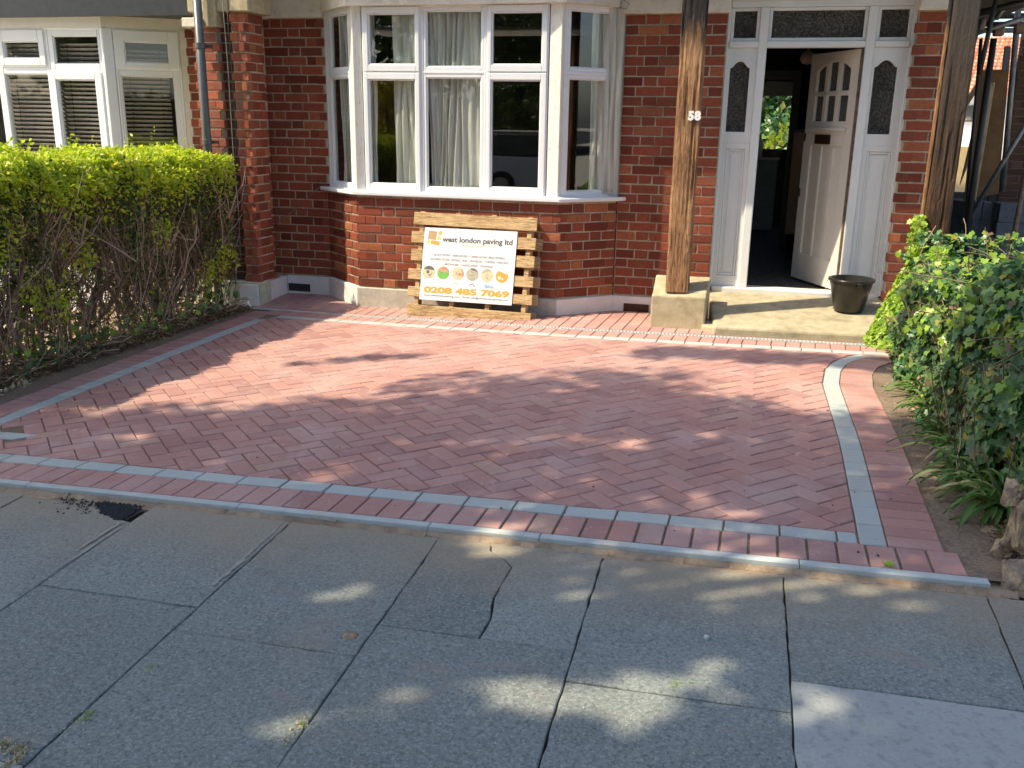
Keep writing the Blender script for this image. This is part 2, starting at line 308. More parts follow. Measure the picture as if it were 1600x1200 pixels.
class MB:
    def __init__(s): s.v = []; s.f = []; s.m = []
    def add(s, vs, fs, mi=0):
        b = len(s.v); s.v += [tuple(float(c) for c in p) for p in vs]
        for f in fs: s.f.append([b + i for i in f]); s.m.append(mi)
    def box(s, u0, u1, d0, d1, z0, z1, F=W0, mi=0):
        P = [F.p(u, d, z) for z in (z0, z1) for d in (d0, d1) for u in (u0, u1)]
        s.add(P, [(0, 1, 3, 2), (4, 6, 7, 5), (0, 4, 5, 1), (2, 3, 7, 6), (0, 2, 6, 4), (1, 5, 7, 3)], mi); return s
    def prism(s, ring, off, mi=0):      # ring of 3-D points pushed along off
        n = len(ring); off = np.array(off, float); P = [np.array(p, float) for p in ring]; P += [p + off for p in P]
        s.add(P, [tuple(range(n))[::-1], tuple(range(n, 2 * n))] + [(i, (i + 1) % n, n + (i + 1) % n, n + i) for i in range(n)], mi); return s
    def slab(s, poly, zt, th, ch=0.0, mi=0, zf=None):  # poly of (x,y); zt function height; chamfered top edge
        n = len(poly); c = np.mean(poly, axis=0); P = []
        poly = [np.array(p, float) for p in poly]
        ins = []
        for i in range(n):
            a, b, d = poly[i - 1], poly[i], poly[(i + 1) % n]
            e1 = (b - a) / (np.linalg.norm(b - a) + 1e-9); e2 = (d - b) / (np.linalg.norm(d - b) + 1e-9)
            n1 = np.array([-e1[1], e1[0]]); n2 = np.array([-e2[1], e2[0]]); k = n1 + n2; k = k / max(0.35, (1 + n1 @ n2))
            ins.append(b + k * ch)
        P = [(*p, zt(*p) - th) for p in poly] + [(*p, zt(*p) - ch) for p in poly] + [(*p, zt(*p)) for p in ins]
        F = [tuple(range(2 * n, 3 * n))] + [(i, (i + 1) % n, n + (i + 1) % n, n + i) for i in range(n)] + [(n + i, n + (i + 1) % n, 2 * n + (i + 1) % n, 2 * n + i) for i in range(n)]
        s.add(P, F, mi); return s
    def tube(s, path, r, n=8, mi=0, cap=True):
        path = [np.array(p, float) for p in path]; rr = r if isinstance(r, (list, tuple)) else [r] * len(path)
        rings = []
        for i, p in enumerate(path):
            t = path[min(i + 1, len(path) - 1)] - path[max(i - 1, 0)]; t /= np.linalg.norm(t) + 1e-9
            a = np.cross(t, (0, 0, 1)) if abs(t[2]) < 0.95 else np.cross(t, (1, 0, 0)); a /= np.linalg.norm(a); b = np.cross(t, a)
            rings.append([p + rr[i] * (math.cos(2 * math.pi * k / n) * a + math.sin(2 * math.pi * k / n) * b) for k in range(n)])
        V = [q for ring in rings for q in ring]; F = []
        for i in range(len(path) - 1):
            for k in range(n): F.append((i * n + k, i * n + (k + 1) % n, (i + 1) * n + (k + 1) % n, (i + 1) * n + k))
        if cap: F.append(tuple(range(n))[::-1]); F.append(tuple(range((len(path) - 1) * n, len(path) * n)))
        s.add(V, F, mi); return s
    def lathe(s, c, prof, n=28, mi=0, ax=None):
        V = []; F = []
        for r, z in prof:
            for k in range(n):
                a = 2 * math.pi * k / n; V.append((c[0] + r * math.cos(a), c[1] + r * math.sin(a), c[2] + z))
        for i in range(len(prof) - 1):
            for k in range(n): F.append((i * n + k, i * n + (k + 1) % n, (i + 1) * n + (k + 1) % n, (i + 1) * n + k))
        s.add(V, F, mi); return s
    def build(s, name, mat, parent=None, smooth=False, bevel=0.0, seg=1, kind=None, recalc=True):
        me = bpy.data.meshes.new(name); me.from_pydata(s.v, [], s.f)
        mats = mat if isinstance(mat, (list, tuple)) else [mat]
        for m in mats: me.materials.append(MT[m])
        me.polygons.foreach_set('material_index', s.m)
        bm = bmesh.new(); bm.from_mesh(me)
        if recalc: bmesh.ops.recalc_face_normals(bm, faces=bm.faces)
        if bevel:
            ed = [e for e in bm.edges if len(e.link_faces) == 2 and e.calc_face_angle(0) > 0.5]
            bmesh.ops.bevel(bm, geom=ed, offset=bevel, segments=seg, profile=0.5, affect='EDGES', clamp_overlap=True)
        bm.to_mesh(me); bm.free()
        if smooth: me.polygons.foreach_set('use_smooth', [True] * len(me.polygons))
        me.update(); o = bpy.data.objects.new(name, me); COL.objects.link(o)
        if parent is not None: under(o, parent)
        if kind: o['kind'] = kind
        return o
def np_mesh(name, V, F, mat, parent=None, smooth=False, kind=None, mi=None):
    """V (n,3), F (m,k) with constant k"""
    me = bpy.data.meshes.new(name); k = F.shape[1]; m = len(F)
    me.vertices.add(len(V)); me.vertices.foreach_set('co', np.ascontiguousarray(V, dtype=np.float32).ravel())
    me.loops.add(m * k); me.loops.foreach_set('vertex_index', np.ascontiguousarray(F, dtype=np.int32).ravel())
    me.polygons.add(m); me.polygons.foreach_set('loop_start', np.arange(0, m * k, k, dtype=np.int32))
    try: me.polygons.foreach_set('loop_total', np.full(m, k, dtype=np.int32))
    except Exception: pass
    for q in (mat if isinstance(mat, (list, tuple)) else [mat]): me.materials.append(MT[q])
    if mi is not None: me.polygons.foreach_set('material_index', np.ascontiguousarray(mi, dtype=np.int32))
    me.update(calc_edges=True)
    if smooth: me.polygons.foreach_set('use_smooth', np.ones(m, dtype=bool))
    o = bpy.data.objects.new(name, me); COL.objects.link(o)
    if parent is not None: under(o, parent)
    if kind: o['kind'] = kind
    return o
def norm(a): return a / (np.linalg.norm(a, axis=-1, keepdims=True) + 1e-9)
OVAL = (np.array([[0, 0, 0], [0.20, 0.25, 0.04], [0.22, 0.6, 0.05], [0, 1, -0.03], [-0.22, 0.6, 0.05], [-0.20, 0.25, 0.04], [0, 0.5, -0.02]]),
        np.array([[0, 1, 6], [1, 2, 6], [2, 3, 6], [3, 4, 6], [4, 5, 6], [5, 0, 6]]))
DIAM = (np.array([[0, 0, 0], [0.33, 0.5, 0.06], [0, 1, 0], [-0.33, 0.5, 0.06]]), np.array([[0, 1, 2], [0, 2, 3]]))
_iv = [(0.0, 0.02), (0.30, -0.10), (0.56, 0.10), (0.40, 0.34), (0.52, 0.62), (0.22, 0.66), (0.0, 1.0), (-0.22, 0.66), (-0.52, 0.62), (-0.40, 0.34), (-0.56, 0.10), (-0.30, -0.10)]
IVY = (np.array([[x, y, 0.10 * abs(x) - 0.06 * y * y] for x, y in _iv] + [[0, 0.36, -0.03]]), np.array([[i, (i + 1) % 12, 12] for i in range(12)]))
def leaves(P, Nrm, size, shape, jit=0.6, updir=None):
    """leaf polygons at points P facing roughly Nrm"""
    n = len(P); Nn = norm(Nrm + jit * rng.normal(size=(n, 3))); t = rng.normal(size=(n, 3)) if updir is None else updir + 0.5 * rng.normal(size=(n, 3))
    a = norm(np.cross(t, Nn)); b = np.cross(Nn, a)
    S = shape[0]; sz = size[:, None, None] if hasattr(size, '__len__') else size
    V = P[:, None, :] + sz * (S[None, :, 0:1] * a[:, None, :] + S[None, :, 1:2] * b[:, None, :] + S[None, :, 2:3] * Nn[:, None, :])
    F = (shape[1][None] + (np.arange(n) * len(S))[:, None, None]).reshape(-1, 3)
    return V.reshape(-1, 3), F
def twigs(paths, rad, k=3):
    """paths (N,S,3), rad (N,S) -> quads"""
    N, S, _ = paths.shape; t = norm(np.gradient(paths, axis=1)); ref = np.tile(np.array([0.3, 0.9, 0.1]), (N, S, 1))
    a = norm(np.cross(t, ref)); b = np.cross(t, a)
    ang = np.arange(k) * 2 * np.pi / k
    V = paths[:, :, None, :] + rad[:, :, None, None] * (np.cos(ang)[None, None, :, None] * a[:, :, None, :] + np.sin(ang)[None, None, :, None] * b[:, :, None, :])
    idx = np.arange(N * S * k).reshape(N, S, k)
    F = np.stack([idx[:, :-1, :], np.roll(idx, -1, 2)[:, :-1, :], np.roll(idx, -1, 2)[:, 1:, :], idx[:, 1:, :]], -1).reshape(-1, 4)
    return V.reshape(-1, 3), F
def wander(starts, ends, S=6, amp=0.06):
    N = len(starts); t = np.linspace(0, 1, S)[None, :, None]
    P = starts[:, None, :] * (1 - t) + ends[:, None, :] * t
    j = np.cumsum(rng.normal(size=(N, S, 3)), axis=1) * amp; j -= j[:, :1]; return P + j
def text(s, size, F, u, z, d, mat, parent, name, bold=0.0, sx=1.0, align='LEFT', depth=0.0006):
    cu = bpy.data.curves.new(name, 'FONT'); cu.body = s; cu.size = size; cu.offset = bold; cu.align_x = align; cu.extrude = depth; cu.resolution_u = 3
    to = bpy.data.objects.new('tmp', cu); me = bpy.data.meshes.new_from_object(to); bpy.data.objects.remove(to); bpy.data.curves.remove(cu)
    co = np.empty(len(me.vertices) * 3, np.float32); me.vertices.foreach_get('co', co); co = co.reshape(-1, 3)
    W = F.O + (u + co[:, 0:1] * sx) * F.u + (d + co[:, 2:3]) * F.n + (z + co[:, 1:2]) * F.z
    me.vertices.foreach_set('co', W.astype(np.float32).ravel()); me.materials.clear(); me.materials.append(MT[mat]); me.update()
    o = bpy.data.objects.new(name, me); COL.objects.link(o)
    if parent is not None: under(o, parent)
    return o
# ------------------------------------------------------------------ ground, road, footway
D = 8.85                                         # plane of the main house wall
WG0, WG1 = ay(518, 460, D), ay(958, 484, D)
def wall_gz(x): return WG0[2] + (x - WG0[0]) * (WG1[2] - WG0[2]) / (WG1[0] - WG0[0])
def H(x, y):
    g = gz(x, y)
    if y <= 7.95: return g
    t = min(1.0, (y - 7.95) / (D - 7.95)); return g * (1 - t) + (wall_gz(x) if x < 1.3 else g + 0.05) * t
Y0 = 3.465; SP = 0.11326; SX = -0.6122           # back of the edging, soldier pitch and a soldier joint
def grid_sheet(name, xs, ys, zf, mat, kind='structure'):
    V = np.array([[x, y, zf(x, y)] for y in ys for x in xs]); nx = len(xs)
    F = np.array([[j * nx + i, j * nx + i + 1, (j + 1) * nx + i + 1, (j + 1) * nx + i] for j in range(len(ys) - 1) for i in range(nx - 1)])
    o = np_mesh(name, V, F, mat, smooth=True); tag(o, kind=kind); return o
def gbase(x, y): return gz(np.clip(x, -12, 12), min(max(y, -8), 22)) - 0.14
grid_sheet('ground', [-160, -60, -25, -12, -6, 0, 6, 12, 25, 60, 160], [-160, -60, -20, -8, 0, 4, 8, 12, 22, 60, 200], gbase, 'concrete_pale')
def rect(name, x0, x1, y0, y1, dz, mat, kind='structure', n=8):
    xs = np.linspace(x0, x1, n); ys = np.linspace(y0, y1, n); return grid_sheet(name, list(xs), list(ys), lambda x, y: gz(x, y) + dz, mat, kind)
rect('road', -40, 40, -6.8, -0.6, -0.125, 'asphalt')
kb = MB()
for x0 in np.arange(-14, 14, 0.92):
    kb.prism([(x0, -0.6, gz(x0, -0.6) - 0.2), (x0 + 0.91, -0.6, gz(x0 + 0.91, -0.6) - 0.2), (x0 + 0.91, -0.6, gz(x0 + 0.91, -0.6) - 0.01), (x0, -0.6, gz(x0, -0.6) - 0.01)], (0, 0.13, 0))
tag(kb.build('road_kerb', 'kerb_concrete', bevel=0.01), kind='structure')
# footway base + slabs
PZ = -0.034
pave = grid_sheet('pavement', list(np.linspace(-9, 9, 19)), [-0.47, 0.5, 1.5, 2.5, 3.43], lambda x, y: gz(x, y) + PZ - 0.022, 'joint_dirt')
XL = [(-2.584, .075), (-1.883, .058), (-1.193, .047), (-0.494, .036), (0.204, .010), (0.914, -0.03)]
def lx(i, y):
    if i < 0: return lx(0, y) + i * 0.70
    if i > 5: return lx(5, y) + (i - 5) * 0.72
    return XL[i][0] + XL[i][1] * (3.35 - y)
def rough_poly(P, step=0.05, amp=0.0016, ccw=True):
    out = []
    n = len(P)
    for i in range(n):
        a = np.array(P[i][:2], float); b = np.array(P[(i + 1) % n][:2], float); L = np.linalg.norm(b - a); k = max(1, int(L / step)); nn = np.array([-(b - a)[1], (b - a)[0]]) / (L + 1e-9)
        for j in range(k):
            q = a + (b - a) * j / k
            if j: q = q + nn * rnd.gauss(0, amp)
            out.append(q)
    return out
def shrink(P, g):
    P = [np.array(p[:2], float) for p in P]; n = len(P); out = []
    for i in range(n):
        a, b, d = P[i - 1], P[i], P[(i + 1) % n]
        e1 = (b - a) / np.linalg.norm(b - a); e2 = (d - b) / np.linalg.norm(d - b)
        n1 = np.array([-e1[1], e1[0]]); n2 = np.array([-e2[1], e2[0]]); k = (n1 + n2) / max(0.4, 1 + n1 @ n2); out.append(b + k * g)
    return out
def paving(P, mat='slab', tilt=(0, 0, 0), gap=0.0028, ch=0.0035):
    P = [q + (np.mean(P, axis=0)[:2] - q) * (.012 if rnd.random() < .035 else 0) for q in rough_poly(shrink(P, gap))]; c = np.mean(P, axis=0); mb = MB()
    mb.slab(P, lambda x, y: gz(x, y) + PZ + tilt[2] + tilt[0] * (x - c[0]) + tilt[1] * (y - c[1]), 0.045, ch)
    return mb.build('paving_slab', mat, pave)
YK = 3.403
rows = {-3: [2.9, 2.0, 1.1, .2], -2: [2.7, 1.8, .9, 0.0], -1: [2.05, 1.15, .25], 0: [2.605, 1.71, .8, -.1], 1: [2.436, 1.53, .63, -.2], 2: [2.64, 1.74, .84, -.1], 3: [2.465, 1.56, .66, -.2], 4: [2.642, 1.75, .85, -.1], 5: [2.5, 1.6, .7, -.2], 6: [2.7, 1.8, .9, 0.0]}
for c, ys in rows.items():
    ys = [YK - (0.0 if c < 3 else 0.03)] + ys + [-0.46]
    for k in range(len(ys) - 1):
        ya, yb = ys[k + 1], ys[k]
        if yb - ya < 0.1: continue
        P = [(lx(c, ya), ya), (lx(c + 1, ya), ya), (lx(c + 1, yb), yb), (lx(c, yb), yb)]
        tl = (rnd.uniform(-.006, .006), rnd.uniform(-.006, .006), rnd.uniform(-.002, .003)); mat = 'slab'
        if c == 4 and k == 1: mat = 'slab_new'
        if c == 0 and k == 2: mat = 'slab_new'
        if c == 2 and k == 0:      # the slab that has cracked in three
            A, B, Cc, Dd = [gp(*q, PZ)[:2] for q in ((767, 860), (800, 886), (937, 887), (757, 982))]; Dd = np.array([Dd[0], ya])
            m1 = (A + B) / 2 + (.008, .004); m2 = (B + Dd) / 2 + (-.014, .01); m3 = (B + Dd) / 2 * .5 + Dd * .5 + (.01, 0)
            paving([(lx(2, ya), ya), Dd, m3, m2, B, m1, A, (A[0] - .02, yb), (lx(2, yb), yb)], gap=0.0026)
            paving([Dd, (lx(3, ya), ya), Cc, (B + Cc) / 2 + (0, .006), B, m2, m3], tilt=(0, 0.01, 0.003), gap=0.0026)
            paving([A, m1, B, (B + Cc) / 2 + (0, .006), Cc, (lx(3, yb), yb), (A[0] - .02, yb)], tilt=(0, 0, -.001), gap=0.0026)
            continue
        if c == -1 and k == 0:     # corner missing, filled with loose black tarmac
            t = [gp(*q, PZ)[:2] for q in ((232, 789), (190, 813), (163, 801), (150, 783))]
            P = [(lx(-1, ya), ya), (lx(0, ya), ya), (lx(0, t[1][1]), t[1][1]), t[2], t[3], (t[3][0], yb), (lx(-1, yb), yb)]
        paving(P, mat, tl)
# edging strip along the drive
kerb = empty('kerb', (-1.3, 3.43, gz(-1.3, 3.43))); kerb['kind'] = 'structure'
kx = [-5.4, -4.48, -3.31, -2.17, -1.255, gp(842, 832)[0], gp(1249, 876)[0], gp(1545, 905)[0]]
kx[5] = gp(842, 840)[0]
for a, b in zip(kx[:-1], kx[1:]):
    mb = MB(); P = shrink([(a, 3.413), (b, 3.413), (b, 3.461), (a, 3.461)], 0.0015)
    mb.slab(rough_poly(P, 0.15, 0.0006), lambda x, y: gz(x, y) + 0.001, 0.14, 0.004); mb.build('edging_stone', 'kerb_concrete', kerb)
hau = MB(); hau.prism([(-5.4, 3.36, gz(-5.4, 3.36) - .12), (0.99, 3.36, gz(.99, 3.36) - .12), (0.99, 3.36, gz(.99, 3.36) - .036), (-5.4, 3.36, gz(-5.4, 3.36) - .036)], (0, 0.050, 0))
for x in np.arange(-5.4, .98, .06): hau.add([(x, 3.385 + rnd.uniform(-.012, .008), gz(x, 3.39) - .0335), (x + .062, 3.385 + rnd.uniform(-.012, .008), gz(x, 3.39) - .0335), (x + .062, 3.412, gz(x, 3.41) - .014 - rnd.uniform(0, .008)), (x, 3.412, gz(x, 3.41) - .014 - rnd.uniform(0, .008))], [(0, 1, 2, 3)])
tag(hau.build('kerb_haunching', 'soil'), kind='structure')
# ------------------------------------------------------------------ driveway
xs = list(np.linspace(-5.1, 1.25, 24)); ys = list(np.linspace(3.462, D + 0.05, 30))
drive = grid_sheet('driveway', xs, ys, lambda x, y: H(x, y) - 0.0085, 'sand_bed')
dr_pts = [(-5.3, 8.14), (-4.807, 8.108), (-3.611, 7.978), (-1.472, 7.80), (1.077, 7.66), (1.4, 7.64)]
def ydr(x): return float(np.interp(x, [p[0] for p in dr_pts], [p[1] for p in dr_pts]))
inner = [(0.499, 3.795), (0.517, 5.0), (0.508, 5.7), (0.497, 6.3), (0.535, 6.72), (0.61, 7.02), (0.76, 7.27), (1.0, 7.37), (1.3, 7.40)]
lin = [(-4.19, 3.5), (-4.20, 4.2), (-4.25, 5.0), (-4.31, 6.0), (-4.36, 7.0), (-4.38, 7.62)]
def polyat(P, s0, s1):      # points and left normals along a polyline
    P = np.array(P); seg = np.diff(P, axis=0); L = np.hypot(*seg.T); cum = np.r_[0, np.cumsum(L)]
    def at(s):
        s = min(max(s, 0), cum[-1] - 1e-6); i = int(np.searchsorted(cum, s, 'right') - 1); i = min(i, len(seg) - 1)
        return P[i] + seg[i] * (s - cum[i]) / L[i]
    def tn(s):
        t = at(min(s + .12, cum[-1])) - at(max(s - .12, 0)); t /= np.linalg.norm(t); return t
    return at, tn, cum[-1]
PAV = []        # (polygon, material)
def row_along(P, off0, off1, pitch, mat, s0=0.0, s1=None, gap=0.0035, start=0.0, cond=None):
    at, tn, L = polyat(P, 0, 0); s = s0 + start; s1 = L if s1 is None else s1
    while s < s1 - 0.02:
        e = min(s + pitch, s1); q = []
        for ss, o in ((s + gap, off0), (e - gap, off0), (e - gap, off1), (s + gap, off1)):
            t = tn(ss); nn = np.array([t[1], -t[0]]); q.append(at(ss) + nn * o)
        if cond is None or cond(np.mean(q, axis=0)): PAV.append((q, mat))
        s = e
def ccw(P):
    a = sum(P[i - 1][0] * P[i][1] - P[i][0] * P[i - 1][1] for i in range(len(P))); return P if a > 0 else P[::-1]
# front soldiers and blue stretchers
for k in range(-39, 13):
    x0 = SX + k * SP; x1 = x0 + SP
    if x1 > 0.86: x1 = 0.868
    g = 0.005 if x0 > -1.5 else 0.0028
    PAV.append(([(x0 + g, Y0 + .003), (x1 - g, Y0 + .003), (x1 - g, Y0 + .205), (x0 + g, Y0 + .205)], 'paver_red'))
    if x1 >= 0.868: break
bx = 0.190
while bx > -4.9:
    PAV.append(([(bx - .2292 + .004, 3.678), (bx - .004, 3.678), (bx - .004, 3.782), (bx - .2292 + .004, 3.782)], 'paver_blue')); bx -= .2292
for a, b in ((.190, .417), (.417, .497)): PAV.append(([(a + .004, 3.678), (b - .004, 3.678), (b - .004, 3.782), (a + .004, 3.782)], 'paver_blue'))
row_along([(0.499, 3.678)] + inner[1:], 0.004, 0.106, 0.2049, 'paver_blue', start=-0.0)
row_along([(0.499, 3.678)] + inner[1:7], 0.112, 0.318, 0.1032, 'paver_red')
row_along([(0.83, 7.36), (1.3, 7.37)], 0.0, 0.12, 0.2, 'paver_red', cond=lambda c: c[0] > .93)
row_along([(x, y) for x, y in lin if y > 3.7], -0.106, -0.004, 0.2055, 'paver_blue', s0=0.0)
row_along([(x, y) for x, y in lin if y > 3.7] + [(-4.40, 8.0)], -0.312, -0.112, 0.1032, 'paver_red', cond=lambda c: c[1] < ydr(c[0]) - .1)
back = [(-4.55, ydr(-4.55) - .02), (-4.0, ydr(-4.0) - .03), (-3.0, ydr(-3.0) - .04), (-1.4, ydr(-1.4) - .045), (0.2, ydr(.2) - .05), (1.25, ydr(1.25) - .05)]
row_along(back, 0.004, 0.208, 0.113, 'paver_red', gap=.003)
row_along(back, 0.212, 0.312, 0.2265, 'paver_blue', gap=.003, cond=lambda c: c[0] > -4.3)
# little return of blue blocks at the left edge
PAV.append(([(-4.30, 4.0), (-4.06, 4.0), (-4.06, 4.10), (-4.30, 4.10)], 'paver_blue')); PAV.append(([(-4.055, 4.0), (-3.92, 4.0), (-3.83, 4.09), (-3.83, 4.10), (-4.055, 4.10)], 'paver_blue'))
PAV.append(([(-4.10, 3.80), (-3.96, 3.994), (-4.12, 3.994), (-4.22, 3.80)], 'paver_blue'))
# herringbone
HM = 0.1078; OV, OU = 0.40, 2.10; q5 = math.sqrt(.5)
def clip(P, a, n):         # keep the side where (p-a).n >= 0
    out = []
    for i in range(len(P)):
        p, q = np.array(P[i]), np.array(P[(i + 1) % len(P)]); dp, dq = (p - a) @ n, (q - a) @ n
        if dp >= 0: out.append(p)
        if dp * dq < 0: out.append(p + (q - p) * dp / (dp - dq))
    return out
def near_edge(P, c):
    best = None
    for i in range(len(P) - 1):
        a, b = np.array(P[i]), np.array(P[i + 1]); t = np.clip((c - a) @ (b - a) / ((b - a) @ (b - a)), 0, 1); q = a + t * (b - a); d = np.linalg.norm(c - q)
        if best is None or d < best[0]: best = (d, a, (b - a) / np.linalg.norm(b - a))
    return best
bin_ = [(p[0], p[1] - .318) for p in back]
leftback = []
HB = []
for iv in range(12, 120):
    for iu in range(-60, 80):
        k = (iu - iv) % 4
        if k == 0: r = (iu, iv, 2, 1)
        elif k == 3: r = (iu, iv, 1, 2)
        else: continue
        u0, v0 = (r[0] + OU) * HM, (r[1] + OV) * HM
        g = 0.0032; cs = [(u0 + g, v0 + g), (u0 + r[2] * HM - g, v0 + g), (u0 + r[2] * HM - g, v0 + r[3] * HM - g), (u0 + g, v0 + r[3] * HM - g)]
        P = [np.array([q5 * (u - v), q5 * (u + v)]) for u, v in cs]; c = np.mean(P, axis=0)
        if not (-4.6 < c[0] < 1.4 and 3.6 < c[1] < 7.9): continue
        full = True
        for bd, sgn in (([(-5, 3.7875), (0.5, 3.7875)], 1), (inner, 1), (lin, -1), (bin_, -1)):
            d, a, t = near_edge(bd, c); n = np.array([-t[1], t[0]]) * sgn
            if min((p - a) @ n for p in P) < 0.002:
                P = clip(P, a + n * .002, n); full = False
                if len(P) < 3: break
        if len(P) < 3: continue
        ar = abs(sum(P[i - 1][0] * P[i][1] - P[i][0] * P[i - 1][1] for i in range(len(P)))) / 2
        if ar < 0.0006: continue
        if c[1] < 4.12 and c[0] < -3.80 and c[0] < -3.83 - (4.1 - c[1]): continue
        HB.append((P, 'paver_red'))
# apron between drain and house: stretcher rows square to the wall
for j in range(0, 8):
    for i in range(-60, 24):
        x0 = -1.30 + i * .1133; y0 = 7.2 + .057 + j * .2266
        P = [np.array(p) for p in ((x0 + .003, y0 + .003), (x0 + .1103, y0 + .003), (x0 + .1103, y0 + .2236), (x0 + .003, y0 + .2236))]
        P = [np.array([p[0] + .02 * (p[1] - 8), p[1] - .0734 * (p[0] + 1.4)]) for p in P]; c = np.mean(P, axis=0)
        for a, b in zip(dr_pts[:-1], dr_pts[1:]):
            if a[0] <= c[0] < b[0]:
                t = np.array(b) - np.array(a); t /= np.linalg.norm(t); n = np.array([-t[1], t[0]]); P = clip(P, np.array(a) + n * .065, n)
        if len(P) < 3 or c[1] > D + .05 or c[0] > -.3 or c[0] < -5.0: continue
        ar = abs(sum(P[i - 1][0] * P[i][1] - P[i][0] * P[i - 1][1] for i in range(len(P)))) / 2
        if ar > .0008: PAV.append((P, 'paver_red'))
def scr_area(P):
    q = [proj((p[0], p[1], H(*p))) for p in P]; c = np.mean(q, axis=0)
    if not (-40 < c[0] < 1640 and c[1] < 1230): return 0
    return abs(sum(q[i - 1][0] * q[i][1] - q[i][0] * q[i - 1][1] for i in range(len(q)))) / 2
def lay(lst, most, name):
    lst = sorted(lst, key=lambda e: -scr_area(e[0])); rest = {}
    for i, (P, m) in enumerate(lst):
        if scr_area(P) == 0: continue
        P = ccw([np.array(p[:2], float) for p in P]); c = np.mean(P, axis=0); dz = rnd.gauss(0, .0009); tx, ty = rnd.gauss(0, .006), rnd.gauss(0, .006)
        mb = MB() if i < most else rest.setdefault(m, MB())
        mb.slab(P, lambda x, y: H(x, y) + dz + tx * (x - c[0]) + ty * (y - c[1]), 0.03, 0.0035)
        if i < most: mb.build(name, m, drive)
    for m, mb in rest.items(): mb.build(name + '_far', m, drive, kind='stuff')
lay(HB, 300, 'paver'); lay(PAV, 290, 'border_paver')
# drain channel
dch = empty('drain_channel', (-1.5, 7.8, gz(-1.5, 7.8)), 'narrow grey slotted drain channel set in the red paving between drive and house', 'drain')
ch = MB(); gr = MB(); sl_ = MB()
at, tn, L = polyat(dr_pts[1:5], 0, 0); s = 0.0
while s < L:
    e = min(s + 0.5, L)
    P = [(at(ss) + np.array([-tn(ss)[1], tn(ss)[0]]) * o) for ss, o in ((s, -.055), (e, -.055), (e, .055), (s, .055))]
    sl_.slab(P, lambda x, y: H(x, y) - .007, .06, 0)
    s = e
n_sl = int(L / 0.030)
for i in range(n_sl):
    s = (i + .5) * L / n_sl; t = tn(s); n = np.array([-t[1], t[0]]); c = at(s)
    P = [c + t * a * .0075 + n * b * .022 for a, b in ((-1, -1), (1, -1), (1, 1), (-1, 1))]; gr.slab(P, lambda x, y: H(x, y) + .0015, .006, 0)
for o0, o1 in ((-.030, -.0225), (.0225, .030)):
    s = 0.0
    while s < L:
        e = min(s + .5, L); P = [(at(ss) + np.array([-tn(ss)[1], tn(ss)[0]]) * o) for ss, o in ((s, o0), (e, o0), (e, o1), (s, o1))]; ch.slab(P, lambda x, y: H(x, y) + .001, .03, .001); s = e
sl_.build('trough', 'black_plastic', dch); ch.build('rim', 'grate_grey', dch); gr.build('grate', 'grate_grey', dch, kind='stuff')
# soil strips beside the drive
def soil_z(lo, hi, side):
    def f(x, y):
        t = (x - lo) / (hi - lo); b = 0.035 * (0.5 + 0.5 * math.sin(x * 23 + y * 7)) * (0.5 + 0.5 * math.sin(y * 17 - x * 9)) + 0.02 * math.sin(y * 41 + x * 33) * .5
        e = t if side > 0 else 1 - t; return gz(x, y) - 0.045 + 0.08 * e + b * min(1, 5 * e)
    return f
grid_sheet('soil_strip_right', list(np.linspace(0.80, 2.0, 40)), list(np.linspace(3.40, 7.9, 130)), soil_z(0.80, 2.0, 1), 'soil')
grid_sheet('soil_strip_left', list(np.linspace(-6.3, -4.64, 40)), list(np.linspace(3.44, 8.4, 130)), soil_z(-6.3, -4.64, -1), 'soil')
# ------------------------------------------------------------------ house walls
house = empty('terraced_house', (-1.5, D + .1, -.1), 'red brick terraced house with white bay window, open front door and porch on oak posts', 'house')
ZT = 2.526; GH = 0.0874                          # head of the brickwork and course height
def course_z(k): return ZT - k * GH
SL, HL = 2.98 * GH, 1.48 * GH
def brick_mesh(L, seed):
    r = random.Random(seed); mb = MB(); h = (GH - 0.0125) / 2; c = 0.0035
    j = lambda a=0.0016: r.gauss(0, a)
    o = [(-L / 2, -h), (L / 2, -h), (L / 2, h), (-L / 2, h)]
    V = [(x, .055, z) for x, z in o] + [(x + j(), c + .002 + j(.0008), z + j()) for x, z in o]
    V += [(x - math.copysign(c + abs(j()), x), j(.0012), z - math.copysign(c + abs(j()), z)) for x, z in o]
    F = [(0, 1, 5, 4), (1, 2, 6, 5), (2, 3, 7, 6), (3, 0, 4, 7), (4, 5, 9, 8), (5, 6, 10, 9), (6, 7, 11, 10), (7, 4, 8, 11), (8, 9, 10, 11)]
    me = bpy.data.meshes.new('brick'); me.from_pydata(V, [], F); me.update(); return me, np.array(V), F
BM = {'S': [brick_mesh(SL - .0125, i) for i in range(6)], 'H': [brick_mesh(HL - .0125, 20 + i) for i in range(5)]}
